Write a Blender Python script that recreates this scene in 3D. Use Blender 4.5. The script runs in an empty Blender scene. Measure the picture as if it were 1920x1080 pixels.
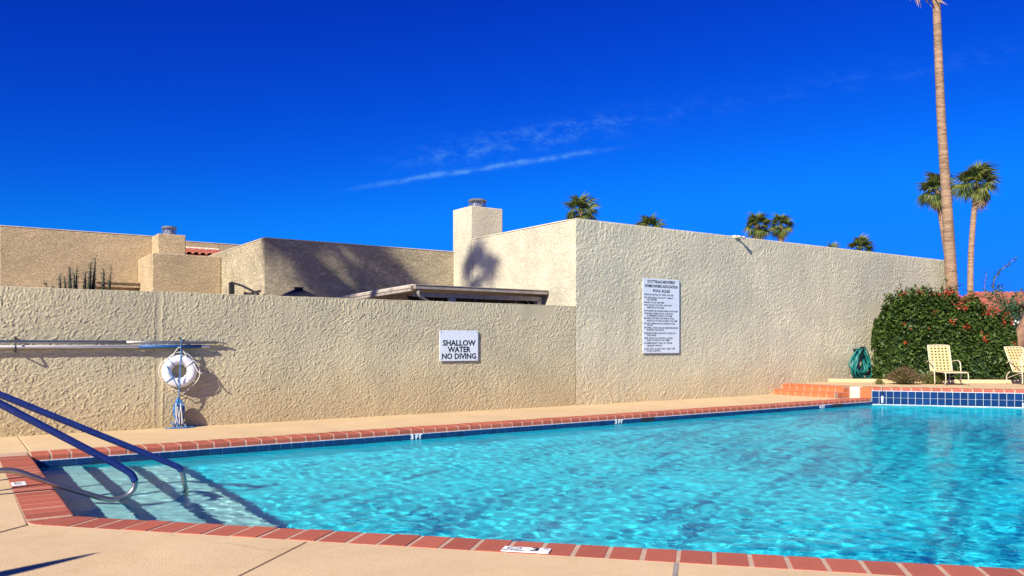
import bpy, bmesh, math, random
import numpy as np
from mathutils import Vector, Matrix, noise as mnoise
R = math.radians
random.seed(7); rng = np.random.default_rng(7)
scene = bpy.context.scene
col = scene.collection

# ---------------------------------------------------------------- camera
CAM = Vector((-10.52, -12.85, 1.25))
YAW = R(34.8)
cam_d = bpy.data.cameras.new('camera')
cam_d.sensor_width = 36; cam_d.lens = 28.56; cam_d.shift_y = 0.0547
cam_d.clip_start = 0.05; cam_d.clip_end = 5000
cam = bpy.data.objects.new('camera', cam_d); col.objects.link(cam)
cam.location = CAM; cam.rotation_euler = (R(90), 0, -YAW)
scene.camera = cam

# ---------------------------------------------------------------- world and sun
L = Vector((1, .41, -.69)).normalized()          # direction the sunlight travels
world = bpy.data.worlds.new('World'); scene.world = world
world.use_nodes = True
wn, wl = world.node_tree.nodes, world.node_tree.links
wn.clear()
wout = wn.new('ShaderNodeOutputWorld'); bg = wn.new('ShaderNodeBackground')
sky = wn.new('ShaderNodeTexSky'); sky.sky_type = 'NISHITA'; sky.sun_disc = False
sky.sun_elevation = math.asin(-L.z); sky.sun_rotation = math.atan2(-L.x, -L.y)
sky.altitude = 400; sky.air_density = 1.0; sky.dust_density = 0.2; sky.ozone_density = 3.0
# the photograph's deep saturated desert blue: one even colour response over the whole sky
sx = wn.new('ShaderNodeSeparateColor'); wl.new(sky.outputs[0], sx.inputs[0])
cb = wn.new('ShaderNodeCombineColor')
def chan(i, k, g):
    a_ = wn.new('ShaderNodeMath'); a_.operation = 'MULTIPLY'; wl.new(sx.outputs[i], a_.inputs[0]); a_.inputs[1].default_value = .1
    p_ = wn.new('ShaderNodeMath'); p_.operation = 'POWER'; wl.new(a_.outputs[0], p_.inputs[0]); p_.inputs[1].default_value = g
    m_ = wn.new('ShaderNodeMath'); m_.operation = 'MULTIPLY'; wl.new(p_.outputs[0], m_.inputs[0]); m_.inputs[1].default_value = k * 10
    wl.new(m_.outputs[0], cb.inputs[i])
def soften(i, lim):
    lk = cb.inputs[i].links[0]; src = lk.from_socket; wl.remove(lk)
    q = wn.new('ShaderNodeMath'); q.operation = 'SMOOTH_MIN'; wl.new(src, q.inputs[0]); q.inputs[1].default_value = lim; q.inputs[2].default_value = lim * .5
    wl.new(q.outputs[0], cb.inputs[i])
chan(0, .012, 1.5); chan(1, .582, 2.17); chan(2, .839, 1.19)
soften(1, 1.3)
hs = cb
# thin cirrus as a function of the direction in the sky
tc = wn.new('ShaderNodeTexCoord')
def wmath(op, a, b=None, c=None, clamp=False):
    n = wn.new('ShaderNodeMath'); n.operation = op; n.use_clamp = clamp
    for i, v in enumerate((a, b, c)):
        if v is None: continue
        if isinstance(v, (int, float)): n.inputs[i].default_value = v
        else: wl.new(v, n.inputs[i])
    return n.outputs[0]
def wdot(vec):
    n = wn.new('ShaderNodeVectorMath'); n.operation = 'DOT_PRODUCT'
    wl.new(tc.outputs['Generated'], n.inputs[0]); n.inputs[1].default_value = vec
    return n.outputs['Value']
Fd = wmath('MAXIMUM', wdot((math.sin(YAW), math.cos(YAW), 0)), .05)
P = wmath('DIVIDE', wdot((math.cos(YAW), -math.sin(YAW), 0)), Fd)
Q = wmath('DIVIDE', wdot((0, 0, 1)), Fd)
def wcomb(x, y):
    n = wn.new('ShaderNodeCombineXYZ'); wl.new(x, n.inputs[0]); wl.new(y, n.inputs[1]); return n.outputs[0]
def wnoise(vec, scale, detail=5, rough=.6):
    n = wn.new('ShaderNodeTexNoise'); n.inputs['Scale'].default_value = scale
    n.inputs['Detail'].default_value = detail; n.inputs['Roughness'].default_value = rough
    wl.new(vec, n.inputs['Vector']); return n.outputs['Fac']
def wramp(x, a, b):
    n = wn.new('ShaderNodeMapRange'); n.interpolation_type = 'SMOOTHSTEP'
    wl.new(x, n.inputs['Value']); n.inputs['From Min'].default_value = a; n.inputs['From Max'].default_value = b
    return n.outputs[0]
def wgauss(x, w):
    y = wmath('DIVIDE', x, w); return wmath('EXPONENT', wmath('MULTIPLY', wmath('MULTIPLY', y, y), -1))
n_edge = wmath('MULTIPLY', wmath('SUBTRACT', wnoise(wcomb(P, wmath('MULTIPLY', Q, 3)), 16, 7, .7), .5), .012)
l1 = wmath('ADD', wmath('MULTIPLY_ADD', P, .152, .2215), n_edge)
d1 = wmath('SUBTRACT', Q, l1)
m1 = wmath('MULTIPLY', wgauss(d1, .0028), wmath('MULTIPLY', wramp(P, -.23, -.09), wramp(P, .17, .03)))
m1 = wmath('MULTIPLY', m1, wramp(wnoise(wcomb(P, Q), 60), .25, .65))
d2 = wmath('SUBTRACT', Q, wmath('MULTIPLY_ADD', P, .178, .250))
puff = wramp(wnoise(wcomb(wmath('ADD', P, wmath('MULTIPLY', Q, .6)), wmath('MULTIPLY', d2, 2.2)), 30, 8, .72), .42, .8)
m2 = wmath('MULTIPLY', wmath('MULTIPLY', wgauss(d2, .014), puff), wramp(P, -.2, -.02))
m2 = wmath('MULTIPLY', m2, wmath('MULTIPLY_ADD', wramp(P, .22, .05), .6, .14))
cl = wmath('ADD', wmath('MULTIPLY', m1, .36), wmath('MULTIPLY', m2, .50), clamp=True)
mixc = wn.new('ShaderNodeMix'); mixc.data_type = 'RGBA'
wl.new(cl, mixc.inputs['Factor']); wl.new(hs.outputs[0], mixc.inputs[6])
mixc.inputs[7].default_value = (1.2, 3.2, 5.2, 1)
wl.new(mixc.outputs[2], bg.inputs['Color'])
bg.inputs['Strength'].default_value = 0.10
wl.new(bg.outputs[0], wout.inputs['Surface'])

sun_d = bpy.data.lights.new('sun', 'SUN'); sun_d.energy = 4.6; sun_d.angle = R(.53)
sun_d.color = (1, .93, .80); sun_d.cycles.is_caustics_light = True
sun = bpy.data.objects.new('sun', sun_d); col.objects.link(sun)
sun.rotation_euler = L.to_track_quat('-Z', 'Y').to_euler(); sun.location = (-20, -15, 20)

vs = scene.view_settings
vs.view_transform = 'Standard'; vs.look = 'None'; vs.gamma = 1; vs.use_curve_mapping = False
vs.exposure = 0.9
cy = scene.cycles
cy.use_denoising = True; cy.max_bounces = 8; cy.transmission_bounces = 8; cy.transparent_max_bounces = 8
cy.sample_clamp_indirect = 6

# ---------------------------------------------------------------- helpers
MATS = {}
class NT:
    def __init__(s, name):
        s.m = bpy.data.materials.new(name); s.m.use_nodes = True
        s.n, s.l = s.m.node_tree.nodes, s.m.node_tree.links
        s.b = s.n['Principled BSDF']; s.tc = s.n.new('ShaderNodeTexCoord')
        MATS[name] = s.m
    def set(s, **k):
        for a, v in k.items():
            i = s.b.inputs[a.replace('_', ' ')]
            if hasattr(v, 'is_output'): s.l.new(v, i)
            else: i.default_value = v
        return s
    def noise(s, scale, detail=3, rough=.55, dist=0, vec=None, out='Fac'):
        n = s.n.new('ShaderNodeTexNoise'); n.inputs['Scale'].default_value = scale
        n.inputs['Detail'].default_value = detail; n.inputs['Roughness'].default_value = rough
        n.inputs['Distortion'].default_value = dist
        s.l.new(vec or s.tc.outputs['Object'], n.inputs['Vector']); return n.outputs[out]
    def scaled(s, sc, vec=None):
        n = s.n.new('ShaderNodeMapping'); n.inputs['Scale'].default_value = sc
        s.l.new(vec or s.tc.outputs['Object'], n.inputs['Vector']); return n.outputs[0]
    def ramp(s, x, stops):
        n = s.n.new('ShaderNodeValToRGB'); s.l.new(x, n.inputs[0]); e = n.color_ramp.elements
        while len(e) < len(stops): e.new(.5)
        for k, (p, c) in zip(e, stops):
            k.position = p; k.color = (*c, 1) if not isinstance(c, (int, float)) else (c, c, c, 1)
        return n.outputs[0]
    def math(s, op, a, b=None, clamp=False):
        n = s.n.new('ShaderNodeMath'); n.operation = op; n.use_clamp = clamp
        for i, v in enumerate((a, b)):
            if v is None: continue
            if isinstance(v, (int, float)): n.inputs[i].default_value = v
            else: s.l.new(v, n.inputs[i])
        return n.outputs[0]
    def mix(s, f, a, b, mode='MIX'):
        n = s.n.new('ShaderNodeMix'); n.data_type = 'RGBA'; n.blend_type = mode
        for i, v in ((0, f), (6, a), (7, b)):
            if isinstance(v, (int, float)): n.inputs[i].default_value = v
            elif isinstance(v, tuple): n.inputs[i].default_value = (*v, 1)
            else: s.l.new(v, n.inputs[i])
        return n.outputs[2]
    def bump(s, h, strength=.5, dist=.02):
        n = s.n.new('ShaderNodeBump'); n.inputs['Strength'].default_value = strength
        n.inputs['Distance'].default_value = dist; s.l.new(h, n.inputs['Height'])
        s.l.new(n.outputs[0], s.b.inputs['Normal']); return s
    def rand(s):
        n = s.n.new('ShaderNodeObjectInfo'); return n.outputs['Random']

def plain(name, c, rough=.6, metal=0, var=.12, scale=8, bump=0, bscale=60, spec=.4):
    t = NT(name); f = t.noise(scale, 4)
    dark = tuple(x * (1 - var) for x in c); lite = tuple(min(1, x * (1 + var)) for x in c)
    t.set(Base_Color=t.ramp(f, [(.3, dark), (.7, lite)]), Roughness=rough, Metallic=metal)
    t.b.inputs['Specular IOR Level'].default_value = spec
    if bump: t.bump(t.noise(bscale, 4), bump, .01)
    return t.m

def stucco(name, c, scale=1.0, strength=1.0, seed=0.0, dirt=True, relief=True):
    t = NT(name)
    mp = t.n.new('ShaderNodeMapping'); mp.inputs['Location'].default_value = (seed, seed * .7, seed * 1.3)
    mp.inputs['Scale'].default_value = (scale,) * 3
    t.l.new(t.tc.outputs['Object'], mp.inputs['Vector']); v = mp.outputs[0]
    # trowelled lace: flat plateaus with ragged lips, long curved strokes and fine sand
    st = t.scaled((.8, .8, 1.5), v)
    a = t.ramp(t.noise(5.2, 5, .66, 1.9, st), [(.46, 0.), (.505, 1.)])
    b = t.ramp(t.noise(12, 4, .62, 2.4, t.scaled((.7, .7, 1.4), v)), [(.48, 0.), (.54, 1.)])
    ridge = t.math('ABSOLUTE', t.math('SUBTRACT', t.noise(3.6, 5, .66, 3.0, st), .5))
    ridge = t.ramp(ridge, [(0., 1.), (.026, 0.)])
    fine = t.noise(90, 3, .6, 0, v)
    calm = t.ramp(t.noise(1.7, 3, .6, .5, v), [(.34, .25), (.62, 1.)])
    h = t.math('ADD', t.math('MULTIPLY', a, .62), t.math('MULTIPLY', t.math('MULTIPLY', b, calm), .40))
    h = t.math('ADD', h, t.math('MULTIPLY', t.math('MULTIPLY', ridge, calm), .6))
    h = t.math('ADD', h, t.math('MULTIPLY', fine, .12))
    t.bump(h if relief else fine, strength, .034 if relief else .014)
    big = t.noise(.55, 5, .6, .4, v)
    c1 = tuple(x * q for x, q in zip(c, (.80, .82, .86))); c2 = tuple(min(1, x * 1.08) for x in c)
    base = t.ramp(big, [(.32, c1), (.68, c2)])
    base = t.mix(t.ramp(t.noise(22, 3, .6, .5, v), [(.45, 0.), (.8, .12)]), base, tuple(x * .62 for x in c))
    if dirt:
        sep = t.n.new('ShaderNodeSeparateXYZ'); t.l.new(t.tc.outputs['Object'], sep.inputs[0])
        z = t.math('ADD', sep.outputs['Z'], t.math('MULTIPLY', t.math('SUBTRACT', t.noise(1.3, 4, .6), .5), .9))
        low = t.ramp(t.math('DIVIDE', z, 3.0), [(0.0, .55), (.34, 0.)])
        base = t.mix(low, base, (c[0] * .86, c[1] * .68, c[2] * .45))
        top = t.noise(1.0, 4, .6, 0, t.scaled((2.2, 2.2, .35)))
        base = t.mix(t.ramp(top, [(.5, 0.), (.8, .42)]), base, tuple(x * .6 for x in c))
    t.set(Base_Color=base, Roughness=.92); t.b.inputs['Specular IOR Level'].default_value = .15
    return t.m

class MB:
    """collects shapes, then links them as one mesh object"""
    def __init__(s): s.v, s.f, s.smooth = [], [], False
    def add(s, v, f):
        o = len(s.v); s.v += [tuple(p) for p in v]; s.f += [tuple(i + o for i in q) for q in f]; return s
    def box(s, a, b, M=None):
        x0, y0, z0 = a; x1, y1, z1 = b
        v = [Vector(p) for p in ((x0,y0,z0),(x1,y0,z0),(x1,y1,z0),(x0,y1,z0),(x0,y0,z1),(x1,y0,z1),(x1,y1,z1),(x0,y1,z1))]
        if M: v = [M @ p for p in v]
        return s.add(v, [(0,3,2,1),(4,5,6,7),(0,1,5,4),(1,2,6,5),(2,3,7,6),(3,0,4,7)])
    def prism(s, poly, z0, z1):
        n = len(poly); v = [(x, y, z0) for x, y in poly] + [(x, y, z1) for x, y in poly]
        f = [tuple(range(n - 1, -1, -1)), tuple(range(n, 2 * n))]
        f += [(i, (i + 1) % n, n + (i + 1) % n, n + i) for i in range(n)]
        return s.add(v, f)
    def tube(s, path, r, n=10, cap=True):
        path = [Vector(p) for p in path]; rs = r if isinstance(r, (list, tuple)) else [r] * len(path)
        v, f = [], []; ref = None
        for i, p in enumerate(path):
            d = (path[min(i + 1, len(path) - 1)] - path[max(i - 1, 0)]).normalized()
            if ref is None:
                ref = d.orthogonal().normalized()
            ref = (ref - d * ref.dot(d)).normalized(); o = d.cross(ref)
            for k in range(n):
                a = 2 * math.pi * k / n; v.append(p + (ref * math.cos(a) + o * math.sin(a)) * rs[i])
        for i in range(len(path) - 1):
            for k in range(n):
                k2 = (k + 1) % n; f.append((i * n + k, i * n + k2, (i + 1) * n + k2, (i + 1) * n + k))
        if cap: f += [tuple(range(n - 1, -1, -1)), tuple(range((len(path) - 1) * n, len(path) * n))]
        return s.add(v, f)
    def lathe(s, prof, c=(0, 0, 0), n=24):
        v, f = [], []
        for r, z in prof:
            for k in range(n):
                a = 2 * math.pi * k / n; v.append((c[0] + r * math.cos(a), c[1] + r * math.sin(a), c[2] + z))
        for i in range(len(prof) - 1):
            for k in range(n):
                k2 = (k + 1) % n; f.append((i * n + k, i * n + k2, (i + 1) * n + k2, (i + 1) * n + k))
        if prof[0][0] > 0: f.append(tuple(range(n - 1, -1, -1)))
        if prof[-1][0] > 0: f.append(tuple(range((len(prof) - 1) * n, len(prof) * n)))
        return s.add(v, f)
    def mesh(s, name, mat, smooth=False, bevel=0, seg=2):
        me = bpy.data.meshes.new(name); me.from_pydata(s.v, [], s.f); me.validate()
        if bevel:
            bm = bmesh.new(); bm.from_mesh(me)
            bmesh.ops.remove_doubles(bm, verts=bm.verts, dist=1e-5)
            ed = [e for e in bm.edges if len(e.link_faces) == 2 and e.calc_face_angle(0) > .5]
            bmesh.ops.bevel(bm, geom=ed, offset=bevel, segments=seg, affect='EDGES', profile=.5)
            bm.to_mesh(me); bm.free()
        if smooth:
            me.polygons.foreach_set('use_smooth', [True] * len(me.polygons))
        me.materials.append(mat); return me
    def build(s, name, mat, parent=None, **k):
        return link(name, s.mesh(name, mat, **k), parent)
def link(name, data, parent=None, M=None):
    o = bpy.data.objects.new(name, data); col.objects.link(o); o.parent = parent
    if M is not None: o.matrix_local = M
    return o
def empty(name, loc=(0, 0, 0), rz=0):
    o = bpy.data.objects.new(name, None); col.objects.link(o); o.location = loc; o.rotation_euler.z = rz
    o.empty_display_size = .2; return o
def tag(o, label=None, cat=None, group=None, kind=None):
    for k, v in (('label', label), ('category', cat), ('group', group), ('kind', kind)):
        if v: o[k] = v
    return o
def smoothpath(pts, n=8):
    """Catmull-Rom through the points"""
    pts = [Vector(p) for p in pts]; out = []
    P_ = [pts[0] * 2 - pts[1]] + pts + [pts[-1] * 2 - pts[-2]]
    for i in range(1, len(P_) - 2):
        a, b, c, d = P_[i - 1:i + 3]
        for k in range(n):
            t = k / n
            out.append(.5 * ((2 * b) + (c - a) * t + (2 * a - 5 * b + 4 * c - d) * t * t + (3 * b - a - 3 * c + d) * t ** 3))
    out.append(pts[-1]); return out
def text(body, size, parent, M, mat, name='lettering', offset=0.0, align='CENTER', extrude=.0008, xscale=1, spacing=1.0):
    cu = bpy.data.curves.new(name, 'FONT'); cu.body = body; cu.size = size; cu.align_x = align; cu.align_y = 'CENTER'
    cu.offset = offset; cu.extrude = extrude; cu.resolution_u = 2; cu.space_line = spacing
    cu.materials.append(mat)
    tmp = bpy.data.objects.new(name, cu); col.objects.link(tmp); bpy.context.view_layer.update()
    me = bpy.data.meshes.new_from_object(tmp.evaluated_get(bpy.context.evaluated_depsgraph_get()))
    bpy.data.objects.remove(tmp); bpy.data.curves.remove(cu)
    o = link(name, me, parent); o.matrix_basis = M @ Matrix.Diagonal((xscale, 1, 1, 1)); o['kind'] = 'stuff'; return o

# ---------------------------------------------------------------- materials
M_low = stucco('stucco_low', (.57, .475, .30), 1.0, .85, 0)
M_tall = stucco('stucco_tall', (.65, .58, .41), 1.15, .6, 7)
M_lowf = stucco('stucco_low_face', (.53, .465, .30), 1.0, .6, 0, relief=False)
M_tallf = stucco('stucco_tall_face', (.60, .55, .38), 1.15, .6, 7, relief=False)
M_house = stucco('stucco_house', (.60, .455, .265), 1.1, .75, 3, dirt=False)
M_cream = stucco('stucco_cream', (.64, .565, .42), 1.1, .55, 5, dirt=False)
M_capw = plain('pale_cap', (.62, .55, .42), .8, var=.2, scale=5)
def concrete(name, c):
    t = NT(name)
    b = t.ramp(t.noise(.9, 5, .6, .3), [(.3, tuple(x * .88 for x in c)), (.7, tuple(min(1, x * 1.08) for x in c))])
    b = t.mix(t.ramp(t.noise(60, 4, .65, .3), [(.42, 0.), (.7, .34)]), b, tuple(x * .62 for x in c))
    b = t.mix(t.ramp(t.noise(3.2, 6, .7, .6), [(.5, 0.), (.72, .42)]), b, (c[0] * .8, c[1] * .72, c[2] * .58))
    vo = t.n.new('ShaderNodeTexVoronoi'); vo.feature = 'DISTANCE_TO_EDGE'; vo.inputs['Scale'].default_value = .55
    wv = t.mix(.12, t.tc.outputs['Object'], t.noise(2.5, 5, .7, out='Color')); t.l.new(wv, vo.inputs['Vector'])
    crk = t.math('MULTIPLY', t.ramp(vo.outputs['Distance'], [(0., 1.), (.004, 0.)]), t.ramp(t.noise(.6, 3), [(.52, 0.), (.62, .28)]))
    b = t.mix(crk, b, tuple(x * .35 for x in c))
    t.set(Base_Color=b, Roughness=.85); t.b.inputs['Specular IOR Level'].default_value = .2
    t.bump(t.math('ADD', t.noise(75, 4, .6), t.math('MULTIPLY', t.noise(14, 4, .6), .8)), .5, .006)
    return t.m
M_deck = concrete('cool_deck', (.62, .45, .255))
M_base = plain('dark_joint', (.05, .045, .04), .9)
def brickmat(name, c, c2):
    t = NT(name); r = t.rand()
    b = t.mix(r, c, c2)
    b = t.mix(t.ramp(t.noise(9, 5, .65, .5), [(.4, 0.), (.75, .5)]), b, (c[0] * .62, c[1] * .55, c[2] * .55))
    b = t.mix(t.ramp(t.noise(26, 5, .7, .4), [(.56, 0.), (.8, .4)]), b, (.55, .33, .25))
    t.set(Base_Color=b, Roughness=.7); t.b.inputs['Specular IOR Level'].default_value = .3
    t.bump(t.noise(55, 5, .65), .35, .006)
    return t.m
M_brick = brickmat('coping_brick', (.45, .12, .068), (.33, .085, .05))
M_mortar = plain('mortar', (.47, .32, .22), .9, var=.2, scale=20, bump=.3)
def tilemat():
    t = NT('blue_tile'); r = t.rand()
    b = t.mix(r, (.004, .020, .080), (.006, .034, .125))
    b = t.mix(t.ramp(t.noise(30, 5, .7, 1.5), [(.45, 0.), (.7, .5)]), b, (.008, .05, .15))
    t.set(Base_Color=b, Roughness=.22); t.bump(t.noise(25, 3), .12, .004); return t.m
M_tile = tilemat()
M_grout = plain('tile_grout', (.52, .60, .64), .8, var=.15, scale=15)
M_plaster = plain('plaster_water_tint', (.014, .73, .86), .8, var=.05, scale=2)  # light absorbed by the water is put into the plaster colour
M_step = plain('plaster_shallow_tint', (.30, .66, .66), .8, var=.08, scale=3)  # same plaster coloured paler, painting the weaker absorption of shallow water
M_steel = plain('stainless_steel', (.34, .32, .30), .30, .85, var=.1, scale=30)
M_alu = plain('aluminium', (.42, .42, .41), .32, .9, var=.2, scale=14)
M_bluerub = plain('blue_sleeve', (.010, .030, .17), .55, var=.25, scale=30, bump=.25, bscale=120)
M_bluegrip = plain('blue_grip', (.015, .09, .26), .5, var=.2)
M_white = plain('white_paint', (.78, .78, .76), .45, var=.05)
M_ring = plain('white_vinyl', (.76, .76, .77), .38, var=.06, scale=12)
M_rope = plain('blue_rope', (.045, .17, .40), .85, var=.35, scale=90)
M_cord = plain('white_cord', (.66, .62, .55), .85, var=.2, scale=60)
M_sign = plain('sign_white', (.64, .70, .76), .35, var=.04, scale=6)
M_black = plain('black_ink', (.012, .012, .016), .6, var=.1)
M_dark = plain('dark_metal', (.02, .02, .022), .5, var=.2)
M_galv = plain('galvanised', (.34, .35, .36), .4, .7, var=.25, scale=12)
M_gutter = plain('weathered_gutter', (.30, .26, .21), .6, var=.25, scale=6)
M_wood = plain('patio_boards', (.52, .45, .36), .75, var=.25, scale=9)
M_wood2 = plain('weathered_fascia', (.36, .31, .25), .8, var=.35, scale=4)
M_soil = plain('soil', (.16, .105, .065), .95, var=.35, scale=9, bump=.6, bscale=25)
M_rooft = plain('clay_tile', (.34, .10, .06), .75, var=.35, scale=5)
M_hose = plain('green_hose', (.012, .17, .15), .35, var=.3, scale=20)
M_vinyl = plain('cream_vinyl', (.52, .41, .19), .5, var=.08, scale=20)
M_frame = plain('cream_frame', (.58, .51, .36), .4, var=.06)
def leafmat(name, a, b, tr=.25):
    t = NT(name); g = t.n.new('ShaderNodeNewGeometry')
    c = t.mix(g.outputs['Random Per Island'], a, b)
    t.set(Base_Color=c, Roughness=.5); t.b.inputs['Specular IOR Level'].default_value = .35
    tb = t.n.new('ShaderNodeBsdfTranslucent'); t.l.new(c, tb.inputs['Color'])
    mx = t.n.new('ShaderNodeMixShader'); mx.inputs[0].default_value = tr
    t.l.new(t.b.outputs[0], mx.inputs[1]); t.l.new(tb.outputs[0], mx.inputs[2])
    t.l.new(mx.outputs[0], t.n['Material Output'].inputs['Surface']); return t.m
M_hedge = leafmat('hedge_leaf', (.018, .045, .008), (.10, .16, .026))
M_flower = leafmat('red_flower', (.42, .03, .02), (.6, .09, .04))
M_palm = leafmat('palm_leaf', (.03, .075, .018), (.17, .19, .035), .25)
M_dry = leafmat('dry_palm_leaf', (.26, .17, .08), (.38, .27, .14), .15)
M_olive = leafmat('olive_shrub', (.07, .065, .02), (.13, .11, .035))
M_lime = leafmat('lime_shrub', (.09, .13, .02), (.17, .19, .035))
M_mesq = leafmat('mesquite_leaf', (.025, .10, .04), (.05, .15, .06))
M_cactus = plain('cactus_skin', (.05, .055, .028), .8, var=.4, scale=25, bump=.4)
M_bark = plain('brown_bark', (.22, .12, .075), .9, var=.3, scale=7, bump=.5, bscale=22)
def trunkmat():
    t = NT('palm_trunk')
    rg = t.noise(1.0, 5, .7, .6, t.scaled((1.4, 1.4, 9)))
    b = t.ramp(rg, [(.33, (.15, .09, .05)), (.62, (.40, .26, .155))])
    b = t.mix(t.ramp(t.noise(14, 5, .7), [(.45, 0.), (.75, .5)]), b, (.19, .125, .085))
    t.set(Base_Color=b, Roughness=.9)
    t.bump(t.math('ADD', t.math('MULTIPLY', rg, 1.4), t.noise(18, 4)), .9, .04); return t.m
M_trunk = trunkmat()

# ---------------------------------------------------------------- pool geometry
WATER_Z = -.14
e = Vector((.673, -.740)).normalized(); n_out = Vector((e.y, -e.x))      # near edge direction and outward normal
n_out = Vector((-.740, -.673)).normalized()
C0 = Vector((-9.75, -6.20))                 # left / near corner
C1 = C0 + e * 9.2                           # end of the near edge
F0 = Vector((-9.75, -2.25)); F1 = Vector((6.9, -2.25))
r = Vector((.585, -.811)).normalized(); r_out = Vector((.811, .585)).normalized()
F2 = F1 + r * 8.2
POOL = [F0, C0, C1, Vector((8.5, C1.y)), F2, F1]     # counter-clockwise seen from above
CW = .31                                              # coping width
def pin(x, y, grow=0.0):
    """points inside the pool outline (arrays), grown outwards"""
    ok = np.ones_like(x, bool)
    n = len(POOL)
    for i in range(n):
        a, b = POOL[i], POOL[(i + 1) % n]; d = (b - a).normalized()
        ok &= (d.x * (y - a.y) - d.y * (x - a.x)) > -grow
    return ok

# ground: one sheet to the horizon with the pool cut out
def ring_sheet(name, outer, hole, z, mat):
    bm = bmesh.new(); edges = []
    for poly in (outer, hole):
        vs_ = [bm.verts.new((p[0], p[1], z)) for p in poly]
        edges += [bm.edges.new((vs_[i], vs_[(i + 1) % len(vs_)])) for i in range(len(vs_))]
    bmesh.ops.triangle_fill(bm, use_beauty=True, edges=edges)
    for f in bm.faces:
        if f.normal.z < 0: f.normal_flip()
    me = bpy.data.meshes.new(name); bm.to_mesh(me); bm.free(); me.materials.append(mat)
    return link(name, me)
def offset_poly(poly, d):
    out = []; n = len(poly)
    for i in range(n):
        a, b, c = poly[i - 1], poly[i], poly[(i + 1) % n]
        d1 = (b - a).normalized(); d2 = (c - b).normalized()
        n1 = Vector((d1.y, -d1.x)); n2 = Vector((d2.y, -d2.x))
        m = (n1 + n2); m = m / max(.2, m.dot(n1)); out.append(b + m * d)
    return out
hole = offset_poly(POOL, .06)
S = 2500
g = ring_sheet('ground', [(-S, -S), (S, -S), (S, S), (-S, S)], hole, -.10,
               plain('dry_ground', (.30, .22, .15), .95, var=.2, scale=.4)); tag(g, kind='structure')

# deck slabs
deck = tag(ring_sheet('pool_deck', [(-30, -22), (26, -22), (26, 0.02), (-30, 0.02)], hole, -.055, M_base), kind='structure')
def slab(poly, z=0.0, mat=M_deck):
    return MB().prism([tuple(p) for p in poly], -.05, z).build('deck_slab', mat, deck, bevel=.006)
G = .006
OC = Vector((-9.75 - CW + .004, 0)); 
outer_near = lambda s_, d_: C0 + e * s_ + n_out * d_
# where the left band's outer line meets the near band's outer line
k = (OC.x - (C0 + n_out * (CW - .004)).x) / e.x
OCN = C0 + n_out * (CW - .004) + e * k
sj1 = (Vector((-8.63, -7.87)) - C0).dot(e); sj2 = (Vector((-6.92, -9.41)) - C0).dot(e)
slab([(-9.735 + G, .025), (-9.735 + G, -2.25 + CW - .004), (6.3, -2.25 + CW - .004), (6.3, .025)][::1][::-1][::-1])
slab([(-9.735 - G, .025), (-30, .025), (-30, -14), tuple(OCN + n_out * 9 + Vector((-.01, .01))), tuple(OCN + Vector((-.01, .01))), (OC.x, -2.25 + CW - .004), (-9.735 - G, -2.25 + CW - .004)])
s0 = (OCN - C0).dot(e)
cuts = [s0 + G, sj1, sj2, sj2 + 2.3, sj2 + 4.6, sj2 + 7]
for a, b in zip(cuts[:-1], cuts[1:]):
    slab([outer_near(a + G, CW - .004), outer_near(a + G, 9), outer_near(b - G, 9), outer_near(b - G, CW - .004)])
# metal control strip in the right joint
MB().box((-.014, 0, -.03), (.014, 1.9, .0035), Matrix.Translation((*outer_near(sj2, CW + .01), 0)) @ Matrix.Rotation(math.atan2(n_out.y, n_out.x) - R(90), 4, 'Z')).build('joint_strip', M_gutter, deck)

# raised deck on the right
RZ = .25
raised = MB().prism([tuple(F1 + r_out * (CW + .01) + Vector((.02, .2))), tuple(F2 + r_out * (CW + .01)), tuple(F2 + r_out * 25 ), (34, .6), (15.2, .6), (15.2, -.01), (7.35, -.01), (7.35, -1.75)], -.2, RZ).build('raised_deck', M_deck)
tag(raised, kind='structure')

# coping
cop = MB()
coping = None
def rect(a, b, d0, d1, out):
    return [tuple(a + out * d0), tuple(b + out * d0), tuple(b + out * d1), tuple(a + out * d1)]
up = Vector((0, 1)); lf = Vector((-1, 0))
def bed(p, d, out, ln, z, s0=0.0):
    prof = [(CW + .003, -.074), (CW + .003, 0)]
    for i in range(5):
        a_ = R(90) + R(90) * i / 4; prof.append((.004 + .028 + .028 * math.cos(a_), -.028 + .028 * math.sin(a_)))
    prof.append((.004, -.074)); n_ = len(prof)
    cop.add([(p.x + d.x * x_ + out.x * y_, p.y + d.y * x_ + out.y * y_, z + z_) for x_ in (s0, ln) for y_, z_ in prof],
            [tuple(range(n_)), tuple(range(2 * n_ - 1, n_ - 1, -1))] + [(i, n_ + i, n_ + (i + 1) % n_, (i + 1) % n_) for i in range(n_)])
bed(Vector((-9.75, -2.25)), Vector((1, 0)), Vector((0, 1)), 16.63, .0015)
bed(Vector((-9.75, -2.25)), Vector((0, -1)), Vector((-1, 0)), 3.95, .002, -CW)
bed(C0, e, n_out, 9.2, .001)
bed(F1, r, r_out, 8.2, RZ + .0015)
cop.prism([tuple(C0 + Vector((-.006, 0)))] + [tuple(C0 + Vector((math.cos(t_), math.sin(t_))) * (CW + .003)) for t_ in np.linspace(math.pi, math.atan2(n_out.y, n_out.x) % (2 * math.pi), 6)], -.073, .0005)
coping = cop.build('pool_coping', M_mortar); tag(coping, kind='structure')
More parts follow.
